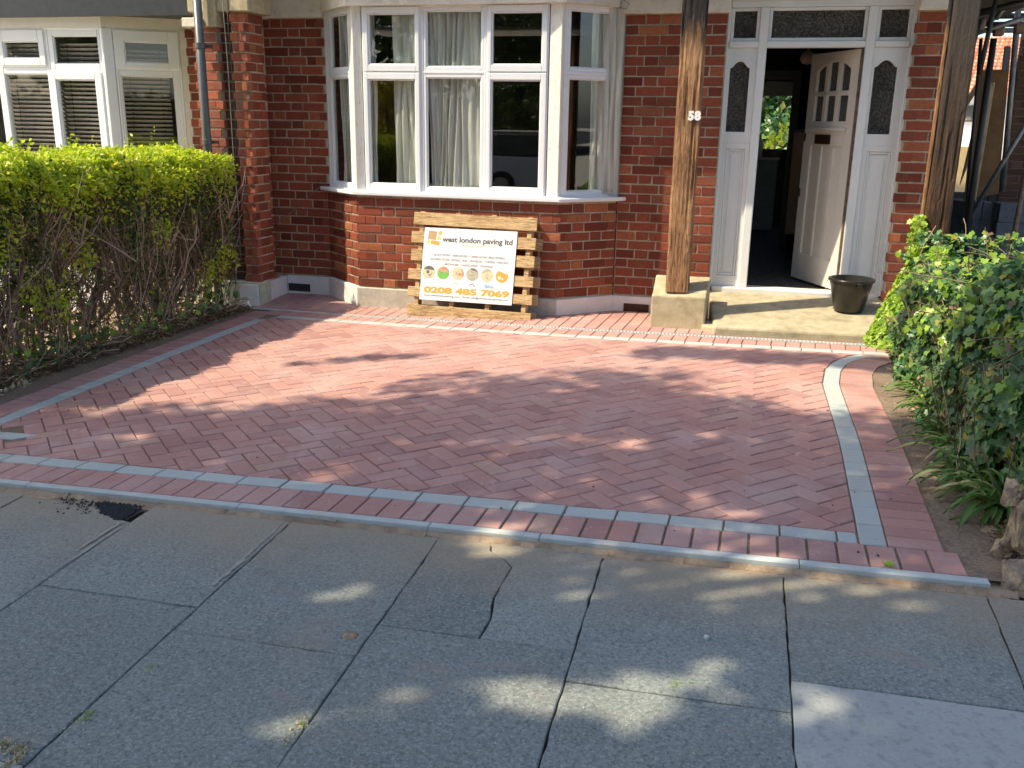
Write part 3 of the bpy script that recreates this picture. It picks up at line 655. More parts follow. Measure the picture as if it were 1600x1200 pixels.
def panel(F, u0, u1, z0, z1, phase, par=0, mat='brick', store=None, holes=()):
    k0 = int(math.floor((ZT - z1) / GH + .02)); k1 = int(math.ceil((ZT - z0) / GH - .3))
    for k in range(k0, k1):
        zc = course_z(k) - GH / 2
        if zc - GH * .5 < z0 - .03 or zc + GH * .5 > z1 + .03: continue
        pitch = SL + HL; u = phase + (pitch / 2 if (k + par) % 2 else 0) - 40 * pitch
        while u < u1:
            for kind, L in (('S', SL), ('H', HL)):
                a, b = max(u, u0), min(u + L, u1)
                if b - a > 0.03 and not any(h[0] < (a + b) / 2 < h[1] and h[2] < zc < h[3] for h in holes):
                    fa = b - a; full = L - .0125; sx = max(.1, (fa - .0125)) / full
                    vi = rnd.randrange(len(BM[kind])); P = F.p((a + b) / 2, rnd.gauss(0, .0012), zc + rnd.gauss(0, .0008))
                    Mx = Matrix(((F.u[0] * sx, -F.n[0], 0, P[0]), (F.u[1] * sx, -F.n[1], 0, P[1]), (0, 0, 1, P[2]), (0, 0, 0, 1)))
                    q = [proj(F.p(uu, 0, zc + dz)) for uu, dz in ((a, -GH / 2), (b, -GH / 2), (b, GH / 2), (a, GH / 2))]
                    ar = abs(sum(q[i - 1][0] * q[i][1] - q[i][0] * q[i - 1][1] for i in range(4))) / 2
                    cx, cy = np.mean(q, axis=0)
                    if not (-60 < cx < 1660 and cy > -40): ar *= 0.001
                    store.append((ar, kind, vi, Mx, mat))
                u += L
def place_bricks(store, most, parent):
    store.sort(key=lambda e: -e[0]); rest = {}
    for i, (ar, kind, vi, Mx, mat) in enumerate(store):
        me, V, F = BM[kind][vi]
        if i < most and ar > 60:
            key = (kind, vi, mat)
            if key not in MESH_OF: m2 = me.copy(); m2.materials.append(MT[mat]); MESH_OF[key] = m2
            o = bpy.data.objects.new('brick', MESH_OF[key]); COL.objects.link(o); o.matrix_basis = Mx; under(o, parent)
        else: rest.setdefault(mat, []).append((V, F, Mx))
    for mat, L in rest.items():
        mb = MB()
        for V, F, Mx in L:
            A = np.array(Mx); P = V @ A[:3, :3].T + A[:3, 3]; mb.add(P, F)
        mb.build('brickwork_rest', mat, parent, kind='stuff', recalc=False)
MESH_OF = {}
BF = 8.42
PL, PLm, PR = WG0[0], WG0[0], ay(958, 462, D)[0]            # bay meets wall at these X
CL = (-3.79, BF); CR = (-1.80, BF)
FW = Fr((0, D, 0), (1, 0, 0), (0, -1, 0))
XJ = ay(1138.75, 20, D)[0]; XK = ay(1438, 10, D)[0]         # door frame edges
FB = Fr((0, BF, 0), (1, 0, 0), (0, -1, 0))
FL = Fr((PL, D, 0), (CL[0] - PL, CL[1] - D, 0)); LL = math.hypot(CL[0] - PL, CL[1] - D)
FR = Fr((CR[0], CR[1], 0), (PR - CR[0], D - CR[1], 0)); LR = math.hypot(PR - CR[0], D - CR[1])
ZS = 0.885                                                   # underside of bay sill
store = []
panel(FW, -5.0, PL, -.02, ZT, -4.80 + .06, 0, 'brick', store)
panel(FW, PR, XJ, -.03, ZT, -1.20, 1, 'brick', store)
panel(FW, XK, 1.50, .0, ZT, XK, 0, 'brick', store)
panel(FB, CL[0], CR[0], -.02, ZS, CL[0], 0, 'brick', store)
panel(FL, 0, LL, -.02, ZS, .1, 1, 'brick', store)
panel(FR, 0, LR, -.03, ZS, -.1, 1, 'brick', store)
place_bricks(store, 300, house)
wl = MB()
def wall_box(F, u0, u1, z0, z1, th=.22, rec=.0075): wl.box(u0, u1, -th, -rec, z0, z1, F)
wall_box(FW, -5.3, PL, -.6, ZT + .02); wall_box(FW, PR, XJ, -.6, ZT + .02); wall_box(FW, XK, 1.50, -.6, ZT + .02)
wall_box(FB, CL[0] + .01, CR[0] - .01, -.6, ZS); wall_box(FL, 0.01, LL - .004, -.6, ZS, .15); wall_box(FR, 0.004, LR - .01, -.6, ZS, .15)
wl.build('wall', 'mortar', house)
up = MB(); up.box(-5.3, 2.2, D - .0, D + .25, 2.86, 6.2); up.box(XJ, XK, D + .10, D + .25, 2.63, 2.86)
up.build('upper_wall', 'render_cream', house)
xl = ay(400, 20, D - .06)[0]                                 # rendered lintel band
for a, b in ((xl, PL + .03), (PR - .03, XJ + .012), (XK - .01, 1.50)):
    lt = MB(); lt.box(a, b, D - .06, D + .1, ZT + .005, 2.9); lt.build('lintel', 'render_cream', house, bevel=.008)
bh = MB(); zb = ay(715, 6, BF - .05)[2]
bh.prism([(PL - .03, D, zb), (CL[0] - .04, BF - .055, zb), (CR[0] + .04, BF - .055, zb), (PR + .03, D, zb)], (0, 0, .10), 0)
bh.prism([(PL - .05, D - .01, zb + .1), (CL[0] - .06, BF - .09, zb + .1), (CR[0] + .06, BF - .09, zb + .1), (PR + .05, D - .01, zb + .1)], (0, 0, .55), 0)
bh.build('bay_head', 'render_cream', house)
# canopy roof over bay and porch, and upper roof
rf = MB(); rf.box(-5.35, -1.0, 8.22, D + .2, 3.14, 3.24); rf.box(-5.35, -1.0, 8.17, 8.22, 3.12, 3.26); rf.box(-1.0, 2.1, 8.13, D + .2, 3.14, 3.24); rf.box(-1.0, 2.1, 8.08, 8.13, 3.12, 3.26)
rf.build('canopy', 'black_paint', house)
rr = MB(); rr.prism([(-5.3, 8.5, 6.2), (2.2, 8.5, 6.2), (2.2, 13.5, 9.0), (-5.3, 13.5, 9.0)], (0, 0, .12)); rr.prism([(-5.3, 13.5, 9.0), (2.2, 13.5, 9.0), (2.2, 18.5, 6.2), (-5.3, 18.5, 6.2)], (0, 0, .12))
rr.build('roof', 'roof_tile', house)
# plinths
def plinth(F, u0, u1, z1, d=.028, z0=-.5): pb = MB(); pb.box(u0, u1, -.05, d, z0, z1, F); pb.build('plinth', 'white_render', house, bevel=.006)
zp0, zp1 = ay(450, 430, D)[2], ay(958, 461, D)[2]
plinth(FW, -4.80, PL + .012, zp0 + .004); plinth(FL, .0, LL - .0, -.012); plinth(FR, 0, LR, -.018, .0285); plinth(FW, PR - .012, XJ - .02, zp1 - .002)
pb = MB(); pb.box(-5.0, -4.795, 8.205, D - .03, -.5, ay(425, 435, 8.5)[2] - .02)
pb.build('plinth', 'white_render', house, bevel=.006)
pg = MB(); pg.box(CL[0] - .012, CR[0] + .012, -.05, .029, -.5, -.014, FB); pg.build('plinth', 'plinth_grey', house, bevel=.006)
# airbricks
def airbrick(p0, p1, d0, name='air_brick', grille=True):
    a, b = FW.uz(*p0, d0), FW.uz(*p1, d0); mb = MB(); mb.box(a[0], b[0], d0 - .004, d0 + .003, b[1], a[1], FW); o = mb.build(name, 'cable_dark', house)
    if grille:
        g = MB(); n = 12
        for i in range(n + 1): u = a[0] + (b[0] - a[0]) * i / n; g.box(u - .003, u + .003, d0 + .003, d0 + .010, b[1], a[1], FW)
        for j in range(4): z = b[1] + (a[1] - b[1]) * j / 3; g.box(a[0], b[0], d0 + .0035, d0 + .0085, z - .003, z + .003, FW)
        g.build('grille', 'brass', o)
airbrick((975, 474), (1013, 488), .028); airbrick((451, 442), (485, 456), .028, 'vent_hole', False)
# ------------------------------------------------------------------ bay window
bay = MB(); wf = {}
def fr_rect(mb, F, u0, u1, z0, z1, w, d0, d1, wt=None, wb=None):
    wt = w if wt is None else wt; wb = w if wb is None else wb
    mb.box(u0, u0 + w, d0, d1, z0, z1, F); mb.box(u1 - w, u1, d0, d1, z0, z1, F)
    mb.box(u0 + w, u1 - w, d0, d1, z1 - wt, z1, F); mb.box(u0 + w, u1 - w, d0, d1, z0, z0 + wb, F)
def bars_from_glass(F, glasses, u0, u1, z0, z1, d0, d1, mb):
    """solid front plate with openings: simple column/row split"""
    pass
SI = 0.03                                                    # frames sit a little behind the brick face
def z3(x, y): return (480 + x / 3.077, y / 3.077)
def window_face(F, name, outer, cells, parent, dF=-SI, depth=.07):
    """outer (u0,u1,z0,z1); cells: list of (u0,u1,z0,z1,sash?) glass openings"""
    us = sorted(set([outer[0], outer[1]])); mb = MB()
    cols = {}
    for c in cells: cols.setdefault(round((c[0] + c[1]) / 2, 1), []).append(c)
    cs = sorted(cols.values(), key=lambda L: L[0][0]); edges = [outer[0]] + [(a[0][1] + b[0][0]) / 2 for a, b in zip(cs[:-1], cs[1:])] + [outer[1]]
    fz0, fz1 = outer[2], outer[3]
    for i, L in enumerate(cs):
        e0, e1 = edges[i], edges[i + 1]; L = sorted(L, key=lambda c: c[2]); w = .022
        mb.box(e0, e0 + w, dF - depth, dF, fz0, fz1, F); mb.box(e1 - w, e1, dF - depth, dF, fz0, fz1, F)
        zs = [fz0] + [(a[3] + b[2]) / 2 for a, b in zip(L[:-1], L[1:])] + [fz1]
        for j in range(len(zs)):
            a = zs[j] - (.012 if 0 < j < len(zs) - 1 else 0); b = zs[j] + (.012 if 0 < j < len(zs) - 1 else 0)
            if j == 0: b = a + .022
            if j == len(zs) - 1: a = b - .022
            mb.box(e0 + w, e1 - w, dF - depth, dF, a, b, F)
        for j, c in enumerate(L):
            s = MB(); a0, a1 = zs[j] + (.012 if j else .022), zs[j + 1] - (.012 if j < len(L) - 1 else .022); sash = c[4]
            o0, o1 = e0 + w + .0015, e1 - w - .0015; d1 = dF + (.016 if sash else -.004)
            ex = .010 if sash else 0
            o0 -= ex; o1 += ex; a0 -= ex * .6; a1 += ex * .6
            g0, g1, h0, h1 = c[:4]
            s.box(o0, g0, dF - .05, d1, a0, a1, F); s.box(g1, o1, dF - .05, d1, a0, a1, F); s.box(g0, g1, dF - .05, d1, h1, a1, F); s.box(g0, g1, dF - .05, d1, a0, h0, F)
            # glazing bead, stepped back
            bd = .010
            fr_rect(s, F, g0 + .0005, g1 - .0005, h0 + .0005, h1 - .0005, bd, dF - .04, d1 - .010)
            so_ = s.build('casement' if sash else 'fixed_light', 'upvc', parent, bevel=.004)
            g = MB(); g.box(g0 + .004, g1 - .004, dF - .030, dF - .024, h0 + .004, h1 - .004, F); g.build('pane', 'glass', so_)
    mb.build(name, 'upvc', parent, bevel=.003)
bwin = house
def uz3(F, x, y, d=-SI): return F.uz(*z3(x, y), d)
def cell(F, a, b, sash, d=-SI): p, q = uz3(F, *a, d), uz3(F, *b, d); return (min(p[0], q[0]), max(p[0], q[0]), min(p[1], q[1]), max(p[1], q[1]), sash)
# heights shared by the three faces
zt1 = uz3(FB, 700, 50)[1]; zt0 = uz3(FB, 700, 322)[1]; zb1 = uz3(FB, 700, 373)[1]; zb0 = uz3(FB, 700, 905)[1]
def cellx(F, x0, x1, sash, top, d=-SI):
    y = 180 if top else 640
    u0, u1 = uz3(F, x0, y, d)[0], uz3(F, x1, y, d)[0]; k = .018 if sash else 0
    return (u0, u1, (zt0 if top else zb0) + k, (zt1 if top else zb1) - k, sash)
zo0, zo1 = zb0 - .062, zt1 + .055
cells = [cellx(FB, 292, 522, True, True), cellx(FB, 569, 838, False, True), cellx(FB, 886, 1133, True, True), cellx(FB, 299, 525, True, False), cellx(FB, 573, 833, False, False), cellx(FB, 881, 1120, True, False)]
ou0, ou1 = uz3(FB, 268, 400)[0], uz3(FB, 1158, 400)[0]
window_face(FB, 'window_frame', (ou0, ou1, zo0, zo1), cells, bwin)
cl = [cellx(FL, 108, 191, False, True), cellx(FL, 120, 205, False, False)]
lu = uz3(FL, 90, 300)[0]
window_face(FL, 'window_frame', (max(.03, cl[0][0] - .07), min(LL - .10, cl[0][1] + .055), zo0, zo1), cl, bwin)
cr = [cellx(FR, 1268, 1484, False, True), cellx(FR, 1254, 1472, False, False)]
window_face(FR, 'window_frame', (cr[0][0] - .055, cr[0][1] + .055, zo0, zo1), cr, bwin)
# corner posts with worn paint, end trims
def corner(F1, u1, F2, u2, C):
    cp = MB(); a = F1.p(u1, -SI - .0, 0)[:2]; b = F2.p(u2, -SI - .0, 0)[:2]; c = np.array(C) + np.array([0, -.006]); ci = np.array([C[0], C[1] + .16])
    cp.prism([(*p, zo0) for p in (a, c, b, ci)], (0, 0, zo1 - zo0)); cp.build('corner_post', 'worn_paint', bwin, bevel=.008)
corner(FL, min(LL - .10, cl[0][1] + .055) + .002, FB, ou0 - .002, CL)
corner(FB, ou1 + .002, FR, cr[0][0] - .057, CR)
for F_, a_, b_ in ((FL, -.02, max(.03, cl[0][0] - .07) - .002), (FR, cr[0][1] + .057, LR + .02)):
    tr_ = MB(); tr_.box(a_, b_, -.09, -SI + .012, zo0, zo1, F_); tr_.build('end_trim', 'old_paint', bwin, bevel=.005)
sb = MB()
def off(C, s): return (C[0] + s * .025, C[1] - .048)
sb.prism([(PL - .10, D + .04, ZS), (PL - .06, D - .04, ZS), (*off(CL, -1), ZS), (*off(CR, 1), ZS), (PR + .06, D - .04, ZS), (PR + .10, D + .04, ZS)], (0, 0, .035))
sb.build('sill', 'upvc', bwin, bevel=.006)
s2 = MB(); s2.prism([(PL - .0, D + .03, ZS + .0355), (CL[0] - .01, BF - .012, ZS + .0355), (CR[0] + .01, BF - .012, ZS + .0355), (PR, D + .03, ZS + .0355)], (0, 0, max(.01, zo0 - ZS - .037)))
s2.build('sill', 'upvc', bwin, bevel=.003)
# ------------------------------------------------------------------ door frame, side lights, door
FD = Fr((0, D + .11, 0), (1, 0, 0), (0, -1, 0))
def du(px, py, d=0): return FD.uz(px, py, d)
x0 = XJ - .0; x5 = XK
zth = du(1200, 458)[1]; ztb0 = du(1270, 74)[1]; ztb1 = du(1270, 64)[1]; ztop = du(1280, 10)[1]
m1a, m1b = du(1186, 100)[0] + .0, du(1196, 100)[0]; m1a = m1b - .075
m2a = du(1349, 100)[0]; m2b = m2a + .075
df = MB()
zf0 = -.02
df.box(x0 - .02, x0 + .02, -.10, .0, zf0, ztop + .06, FD); df.box(x5 - .03, x5 + .02, -.10, .0, zf0, ztop + .06, FD)
df.box(m1a, m1b, -.10, .012, .115, ztop, FD); df.box(m2a, m2b, -.10, .012, .115, ztop, FD)
df.box(x0 + .02, x5 - .03, -.10, .006, ztop, ztop + .06, FD)
for a, b in ((x0 + .02, m1a), (m1b, m2a), (m2b, x5 - .03)): df.box(a, b, -.10, .016, ztb0, ztb1, FD)
fr = df.build('door_frame', 'white_gloss', house, bevel=.006)
th = MB(); th.box(x0 + .02, x5 - .03, -.14, .045, du(1200, 461)[1] - .02, .113, FD); th.build('threshold', 'old_paint', fr, bevel=.01)
for a, b in ((x0 + .02, m1a), (m1b, m2a), (m2b, x5 - .03)):
    g = MB(); g.box(a + .022, b - .022, -.05, -.04, ztb1 + .022, ztop - .022, FD); g.build('pane', 'obscure_glass', fr)
    g = MB(); fr_rect(g, FD, a + .001, b - .001, ztb1 + .001, ztop - .001, .028, -.06, -.012); g.build('glazing_bead', 'white_gloss', fr, bevel=.006)
def shaped(u0, u1, z0, z1, n=14, dip=.055):    # outline with a shouldered arch top
    pts = [(u0, z0), (u1, z0)]
    for i in range(n + 1):
        t = i / n; u = u1 + (u0 - u1) * t; c = abs(2 * t - 1); h = 0 if c < .0 else 0
        y = math.cos(min(1, c / .78) * math.pi / 2) ** .8 if c < .78 else 0
        pts.append((u, z1 - dip + dip * y))
    return pts
def plate_with_hole(mb, F, u0, u1, z0, z1, hole, d0, d1):
    """ring faces between rectangle and hole outline, extruded"""
    n = len(hole); cu, cz = np.mean(hole, axis=0); outer = []
    for u, z in hole:
        du_, dz_ = u - cu, z - cz; t = min((u1 - cu) / du_ if du_ > 0 else (u0 - cu) / du_ if du_ < 0 else 1e9, (z1 - cz) / dz_ if dz_ > 0 else (z0 - cz) / dz_ if dz_ < 0 else 1e9)
        outer.append((cu + du_ * t, cz + dz_ * t))
    # add rectangle corners by snapping nearest outer samples
    for c in ((u0, z0), (u1, z0), (u1, z1), (u0, z1)):
        i = min(range(n), key=lambda k: (outer[k][0] - c[0]) ** 2 + (outer[k][1] - c[1]) ** 2); outer[i] = c
    V = [F.p(u, d1, z) for u, z in hole] + [F.p(u, d1, z) for u, z in outer] + [F.p(u, d0, z) for u, z in hole] + [F.p(u, d0, z) for u, z in outer]; f = []
    for i in range(n):
        j = (i + 1) % n; f += [(i, j, n + j, n + i), (2 * n + j, 2 * n + i, 3 * n + i, 3 * n + j), (j, i, 2 * n + i, 2 * n + j), (n + i, n + j, 3 * n + j, 3 * n + i)]
    mb.add(V, f)
def side_panel(a, b, gpx, zg0, zg1, rpx, zr0, zr1):
    mb = MB(); g0, g1 = (a + gpx[0], b - gpx[1])
    zmid = zg0 - .10; hole = shaped(g0, g1, zg0, zg1)
    plate_with_hole(mb, FD, a, b, zmid, ztb0, hole, -.06, -.012)
    r0, r1 = a + .04, b - .04
    fr_rect(mb, FD, a, b, .113, zmid, .04, -.06, -.012, .05, .10)
    sp = mb.build('side_panel', 'white_gloss', house, bevel=.004)
    c2 = MB(); fr_rect(c2, FD, r0 + .001, r1 - .001, .214, zmid - .051, .02, -.05, -.020); c2.box(r0 + .02, r1 - .02, -.05, -.034, .233, zmid - .07, FD)
    c2.box(r0 + .045, r1 - .045, -.04, -.026, .26, zmid - .10, FD)
    c2.build('raised_panel', 'white_gloss', sp, bevel=.005)
    g = MB(); g.prism([FD.p(u, -.045, z) for u, z in hole], FD.n * .006); g.build('pane', 'obscure_glass', sp)
side_panel(x0 + .02, m1a, (.022, .058), du(1146, 206)[1], du(1146, 96)[1], None, 0, 0)
side_panel(m2b, x5 - .03, (.022, .075), du(1385, 210)[1], du(1385, 94)[1], None, 0, 0)
# door leaf, hinged on the right and standing open into the hall
hx, hy = m2a - .004, D + .11 + .05; LW = m2a - m1b - .01; zd0, zd1 = .125, ztb0 - .008
best = None
for a in np.linspace(.1, 1.7, 400):
    P = (hx - LW * math.cos(a), hy + LW * math.sin(a), zd1); e = abs(proj(P)[0] - 1272.5)
    if best is None or e < best[0]: best = (e, a)
A = best[1]
FE = Fr((hx - LW * math.cos(A), hy + LW * math.sin(A), 0), (math.cos(A), -math.sin(A), 0))   # u from free edge to hinge, n towards camera
dl = MB(); T = .022
def pz(py): return FE.uz(1305, py)[1]
gz1, gzm, gz0 = pz(96), pz(146), pz(191); cols = [(.155, .335), (.40, .585), (.65, .84)]
cols = [(a * LW, b * LW) for a, b in cols]
zl = pz(203)
arch = lambda u: .085 * abs((u / LW - .5) / .35) ** 2.2
ut = [(0, 0)]
# stiles and rails
dl.box(0, cols[0][0], -T, T, zd0, zd1, FE); dl.box(cols[2][1], LW, -T, T, zd0, zd1, FE)
dl.box(cols[0][0], cols[2][1], -T, T, zl - .06, gz0, FE); dl.box(cols[0][0], cols[2][1], -T, T, zd0, .38, FE)
dl.box(cols[0][0], cols[2][1], -T, T, gzm - .013, gzm + .013, FE)
for i in range(2): dl.box(cols[i][1], cols[i + 1][0], -T, T, gz0, gz1 + .02, FE)
n = 12
for i in range(n):   # arched head rail
    a = cols[0][0] + (cols[2][1] - cols[0][0]) * i / n; b = cols[0][0] + (cols[2][1] - cols[0][0]) * (i + 1) / n
    dl.prism([FE.p(a, -T, gz1 - arch(a)), FE.p(b, -T, gz1 - arch(b)), FE.p(b, -T, zd1), FE.p(a, -T, zd1)], FE.n * 2 * T)
# lock rail plate and lower verticals
zlb = pz(229)
dl.box(cols[0][0], cols[2][1], -T, T, zlb, zl - .06, FE)
pcs = [(.165, .345), (.405, .595), (.655, .835)]; pcs = [(a * LW, b * LW) for a, b in pcs]
for a, b in ((cols[0][0], pcs[0][0]), (pcs[0][1], pcs[1][0]), (pcs[1][1], pcs[2][0]), (pcs[2][1], cols[2][1])): dl.box(a, b, -T, T, .38, zlb, FE)
door = dl.build('front_door', 'door_paint', house, bevel=.0035)
for a, b in pcs:
    p = MB(); p.box(a - .004, b + .004, -T * .35, T * .25, .376, zlb + .004, FE); p.build('door_panel', 'door_paint', door)
for a, b in cols:
    for z0, z1 in ((gz0, gzm - .013), (gzm + .013, gz1 - .0)):
        g = MB(); g.box(a, b, -.006, -.001, z0, z1, FE); g.build('pane', 'obscure_glass', door)
        g = MB(); fr_rect(g, FE, a + .0005, b - .0005, z0, z1, .008, -.015, .012); g.build('glazing_bead', 'door_paint', door)
sh = MB(); sh.box(cols[0][0] - .05, cols[2][1] + .04, T, T + .025, zl - .012, zl + .018, FE); sh.box(cols[0][0] - .03, cols[2][1] + .02, T, T + .012, zl - .034, zl - .012, FE); sh.build('weather_moulding', 'door_paint', door, bevel=.003)
lb = MB(); a, b = FE.uz(1277, 218)[0], FE.uz(1301, 218)[0]; fr_rect(lb, FE, a, b, pz(226), pz(211), .012, T, T + .010); lb.box(a + .012, b - .012, T, T + .005, pz(226) + .012, pz(211) - .012, FE); lb.build('letterbox', 'brass', door, bevel=.002)
kn = MB(); kn.box(.012, .03, T, T + .006, 1.45, 1.52, FE); kn.box(.012, .026, T, T + .008, .92, 1.0, FE); kn.build('lock', 'brass', door)
hp = MB(); hp.box(LW, LW + .012, -T, T + .004, zd0, zd1, FE); hp.build('hinge_edge', 'bark', door)
# ------------------------------------------------------------------ porch: posts, pad, step
PX0, PX1 = -.748, -.552; PY0 = 8.05
def post(name, x0, x1, y0, y1, z0, z1, mat, lean=0):
    """hewn square post: worn arrises, long drying cracks and hewing hollows cut into the surface"""
    from mathutils import noise as mn
    mb = MB(); m = 48; n = 110; V = []; w = x1 - x0; d = y1 - y0; sd = rnd.random() * 50
    cracks = [(rnd.randrange(m), rnd.uniform(z0, z1), rnd.uniform(.25, 1.1), rnd.uniform(.006, .016), rnd.uniform(-2.2, 2.2)) for _ in range(34)]
    for k in range(n + 1):
        z = z0 + (z1 - z0) * k / n
        for i in range(m):
            s_ = i / m * 4; side = int(s_); t = s_ - side; t = .5 - .5 * math.cos(math.pi * t) if False else t
            px, py = ((t, 0), (1, t), (1 - t, 1), (0, 1 - t))[side]; nx, ny = ((0, -1), (1, 0), (0, 1), (-1, 0))[side]
            e = min(t, 1 - t); r_ = .012 * max(0, 1 - e / .12) ** 1.5
            q = Vector((i * .9, z * 2.2, sd)); a = .006 * mn.noise(Vector((side * 3.3 + t * 1.5, z * 1.7, sd))) + .0032 * mn.noise(q) + .0018 * mn.noise(Vector((i * 2.1, z * 14, sd)))
            for ci, zc, L, dp_, dr in cracks:
                if abs(z - zc) < L / 2 and (i - (ci + int(dr * (z - zc) * 2))) % m == 0: a -= dp_ * (1 - (2 * abs(z - zc) / L) ** 2)
            cx, cy = (.5 - px), (.5 - py); V.append((x0 + px * w + nx * a + cx * r_, y0 + py * d + ny * a + cy * r_, z))
    F = [(k * m + i, k * m + (i + 1) % m, (k + 1) * m + (i + 1) % m, (k + 1) * m + i) for k in range(n) for i in range(m)]; F.append(tuple(range(m))[::-1]); F.append(tuple(range(n * m, n * m + m)))
    mb.add(V, F); return mb.build(name, mat, house)
zpad = .15
pad = MB()
pad.add([(-.862, 8.035, -.4), (-.388, 8.02, -.4), (-.385, 8.52, -.4), (-.88, 8.52, -.4), (-.862, 8.035, .146), (-.388, 8.02, .158), (-.39, 8.10, .20), (-.845, 8.10, .19), (-.385, 8.52, .262), (-.88, 8.52, .258)],
        [(0, 1, 5, 4), (4, 5, 6, 7), (7, 6, 8, 9), (1, 2, 8, 6, 5), (2, 3, 9, 8), (3, 0, 4, 7, 9), (3, 2, 1, 0)]); pado = pad.build('post_base', 'pad_stone', house, bevel=.014, seg=2)
pl_ = post('porch_post', PX0, PX1, PY0, PY0 + .2, .185, 3.12, 'oak_post')
pr_ = post('porch_post', 1.245, 1.435, 7.90, 8.12, -.1, 3.12, 'oak_post_shaded'); pr_['label'] = 'thick dark weathered oak post, darkened further for shade, rising out of the ivy'
sp_ = MB(); sp_.box(1.219, 1.240, 7.93, 7.99, .1, 3.1); sp_.build('post_lit_face', 'oak_post', house, bevel=.004)  # lighter strip added as the post's sunlit left face
FP = Fr((0, PY0 - .004, 0), (1, 0, 0), (0, -1, 0))
a = FP.uz(1075, 187); b = FP.uz(1085.2, 187)
for ch_, q in (('5', a), ('8', b)):
    text(ch_, .094, FP, q[0], q[1], .004, 'sign_white', pl_, 'house_number', bold=.006, depth=.004, sx=1.0)
st = MB()
Z1 = ay(1120, 511, 7.87)[2]; Z2 = ay(1378, 523, 7.87)[2]; zb_ = ay(1240, 463, D)[2]
st.add([(-.36, 7.885, -.5), (1.30, 7.86, -.5), (1.30, D + .2, -.5), (-.43, D + .2, -.5), (-.30, 7.885, Z1), (1.30, 7.86, Z2), (1.30, D + .13, zb_ + .012), (-.43, D + .13, zb_)],
       [(4, 5, 6, 7), (0, 1, 5, 4), (1, 2, 6, 5), (3, 0, 4, 7)])
step = st.build('doorstep', 'step_concrete', house, bevel=.02, seg=2)
def step_z(x, y): t = (y - 7.87) / (D + .13 - 7.87); f = (x + .3) / 1.6; return (Z1 * (1 - f) + Z2 * f) * (1 - t) + (zb_ + .006) * t
nib = MB(); nib.prism([(-.41, 7.99, -.3), (-.28, 7.90, -.3), (-.28, 8.2, -.3), (-.41, 8.2, -.3)], (0, 0, .3 - .075)); nib.build('step_nib', 'pad_stone', house, bevel=.01)
# ------------------------------------------------------------------ hall and front room
hb = MB(); HX0, HX1, HY0, HY1, HZ = -.52, 1.22, D + .16, 12.4, 2.62
hb.box(HX0 - .05, HX0, HY0, HY1, -.1, HZ); hb.box(HX1, HX1 + .05, HY0, HY1, -.1, HZ); hb.box(HX0, HX1, HY0 - .0, HY1 + 3, HZ, HZ + .05)
kx0, kx1 = ay(1150, 300, 12.4)[0], ay(1226, 300, 12.4)[0]; kz = ay(1205, 121, 12.4)[2]
hb.box(HX0 - .5, kx0, HY1, HY1 + .1, -.1, HZ); hb.box(kx1, HX1 + .05, HY1, HY1 + .1, -.1, HZ); hb.box(kx0, kx1, HY1, HY1 + .1, kz, HZ)
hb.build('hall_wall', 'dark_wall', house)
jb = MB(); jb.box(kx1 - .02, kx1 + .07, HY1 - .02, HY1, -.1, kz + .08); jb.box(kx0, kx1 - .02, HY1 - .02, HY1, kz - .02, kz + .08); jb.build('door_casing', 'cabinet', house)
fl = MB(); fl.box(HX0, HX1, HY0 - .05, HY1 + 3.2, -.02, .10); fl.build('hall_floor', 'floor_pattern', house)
cpn = MB(); c0, c1 = ay(1232, 300, 11.6)[0], ay(1252, 300, 11.6)[0]; cpn.box(c0, c1, 11.55, 11.6, .35, ay(1240, 207, 11.6)[2]); cpn.build('wall_panel', 'cream_panel', house)
cr_ = MB(); cr_.box(c0 - .05, c1 + .1, 11.52, 11.55, ay(1240, 207, 11.6)[2] + .001, ay(1240, 202, 11.6)[2]); cr_.build('dado_rail', 'cabinet', house)
# kitchen end wall with window
KY = 15.4; kw0, kw1 = ay(1180, 180, KY)[0], ay(1226.5, 180, KY)[0] + .4; wz0, wz1 = ay(1205, 233, KY)[2], ay(1205, 130, KY)[2]
kb_ = MB(); kb_.box(-2.5, kw0 - .5, KY, KY + .1, -.1, HZ); kb_.box(kw1, 1.8, KY, KY + .1, -.1, HZ); kb_.box(kw0 - .5, kw1, KY, KY + .1, -.1, wz0); kb_.box(kw0 - .5, kw1, KY, KY + .1, wz1, HZ)
kb_.box(-2.55, -2.5, 12.4, KY, -.1, HZ); kb_.box(1.8, 1.85, 12.4, KY, -.1, HZ)
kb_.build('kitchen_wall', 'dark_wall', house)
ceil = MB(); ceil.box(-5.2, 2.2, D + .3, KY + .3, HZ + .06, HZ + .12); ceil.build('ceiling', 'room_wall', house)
bl = MB(); bl.box(kw0 - .5, kw1, KY - .03, KY - .01, ay(1205, 150, KY)[2], wz1 + .02); tag(bl.build('roller_blind', 'blind_cream'), 'cream roller blind at the head of the kitchen window beyond the hall', 'blind')
cab = MB(); cz = ay(1195, 250, 14.2)[2]; cx0, cx1 = ay(1170, 300, 14.2)[0], ay(1211, 300, 14.2)[0]
cab.box(cx0, cx1, 14.2, 14.8, .1, cz); kc = cab.build('kitchen_cabinet', 'cabinet', bevel=.005); tag(kc, 'dark grey kitchen cabinet seen at the far end of the hall', 'cabinet')
wt_ = MB(); wt_.box(cx0, cx1 + .02, 14.17, 14.82, cz + .001, cz + .035); under(wt_.build('worktop', 'worktop'), kc)
for i in range(3):
    d_ = MB(); d_.box(cx0 + .02, cx1 - .02, 14.185, 14.199, .14 + i * (cz - .16) / 3, .13 + (i + 1) * (cz - .16) / 3); under(d_.build('drawer', 'cabinet', bevel=.003), kc)
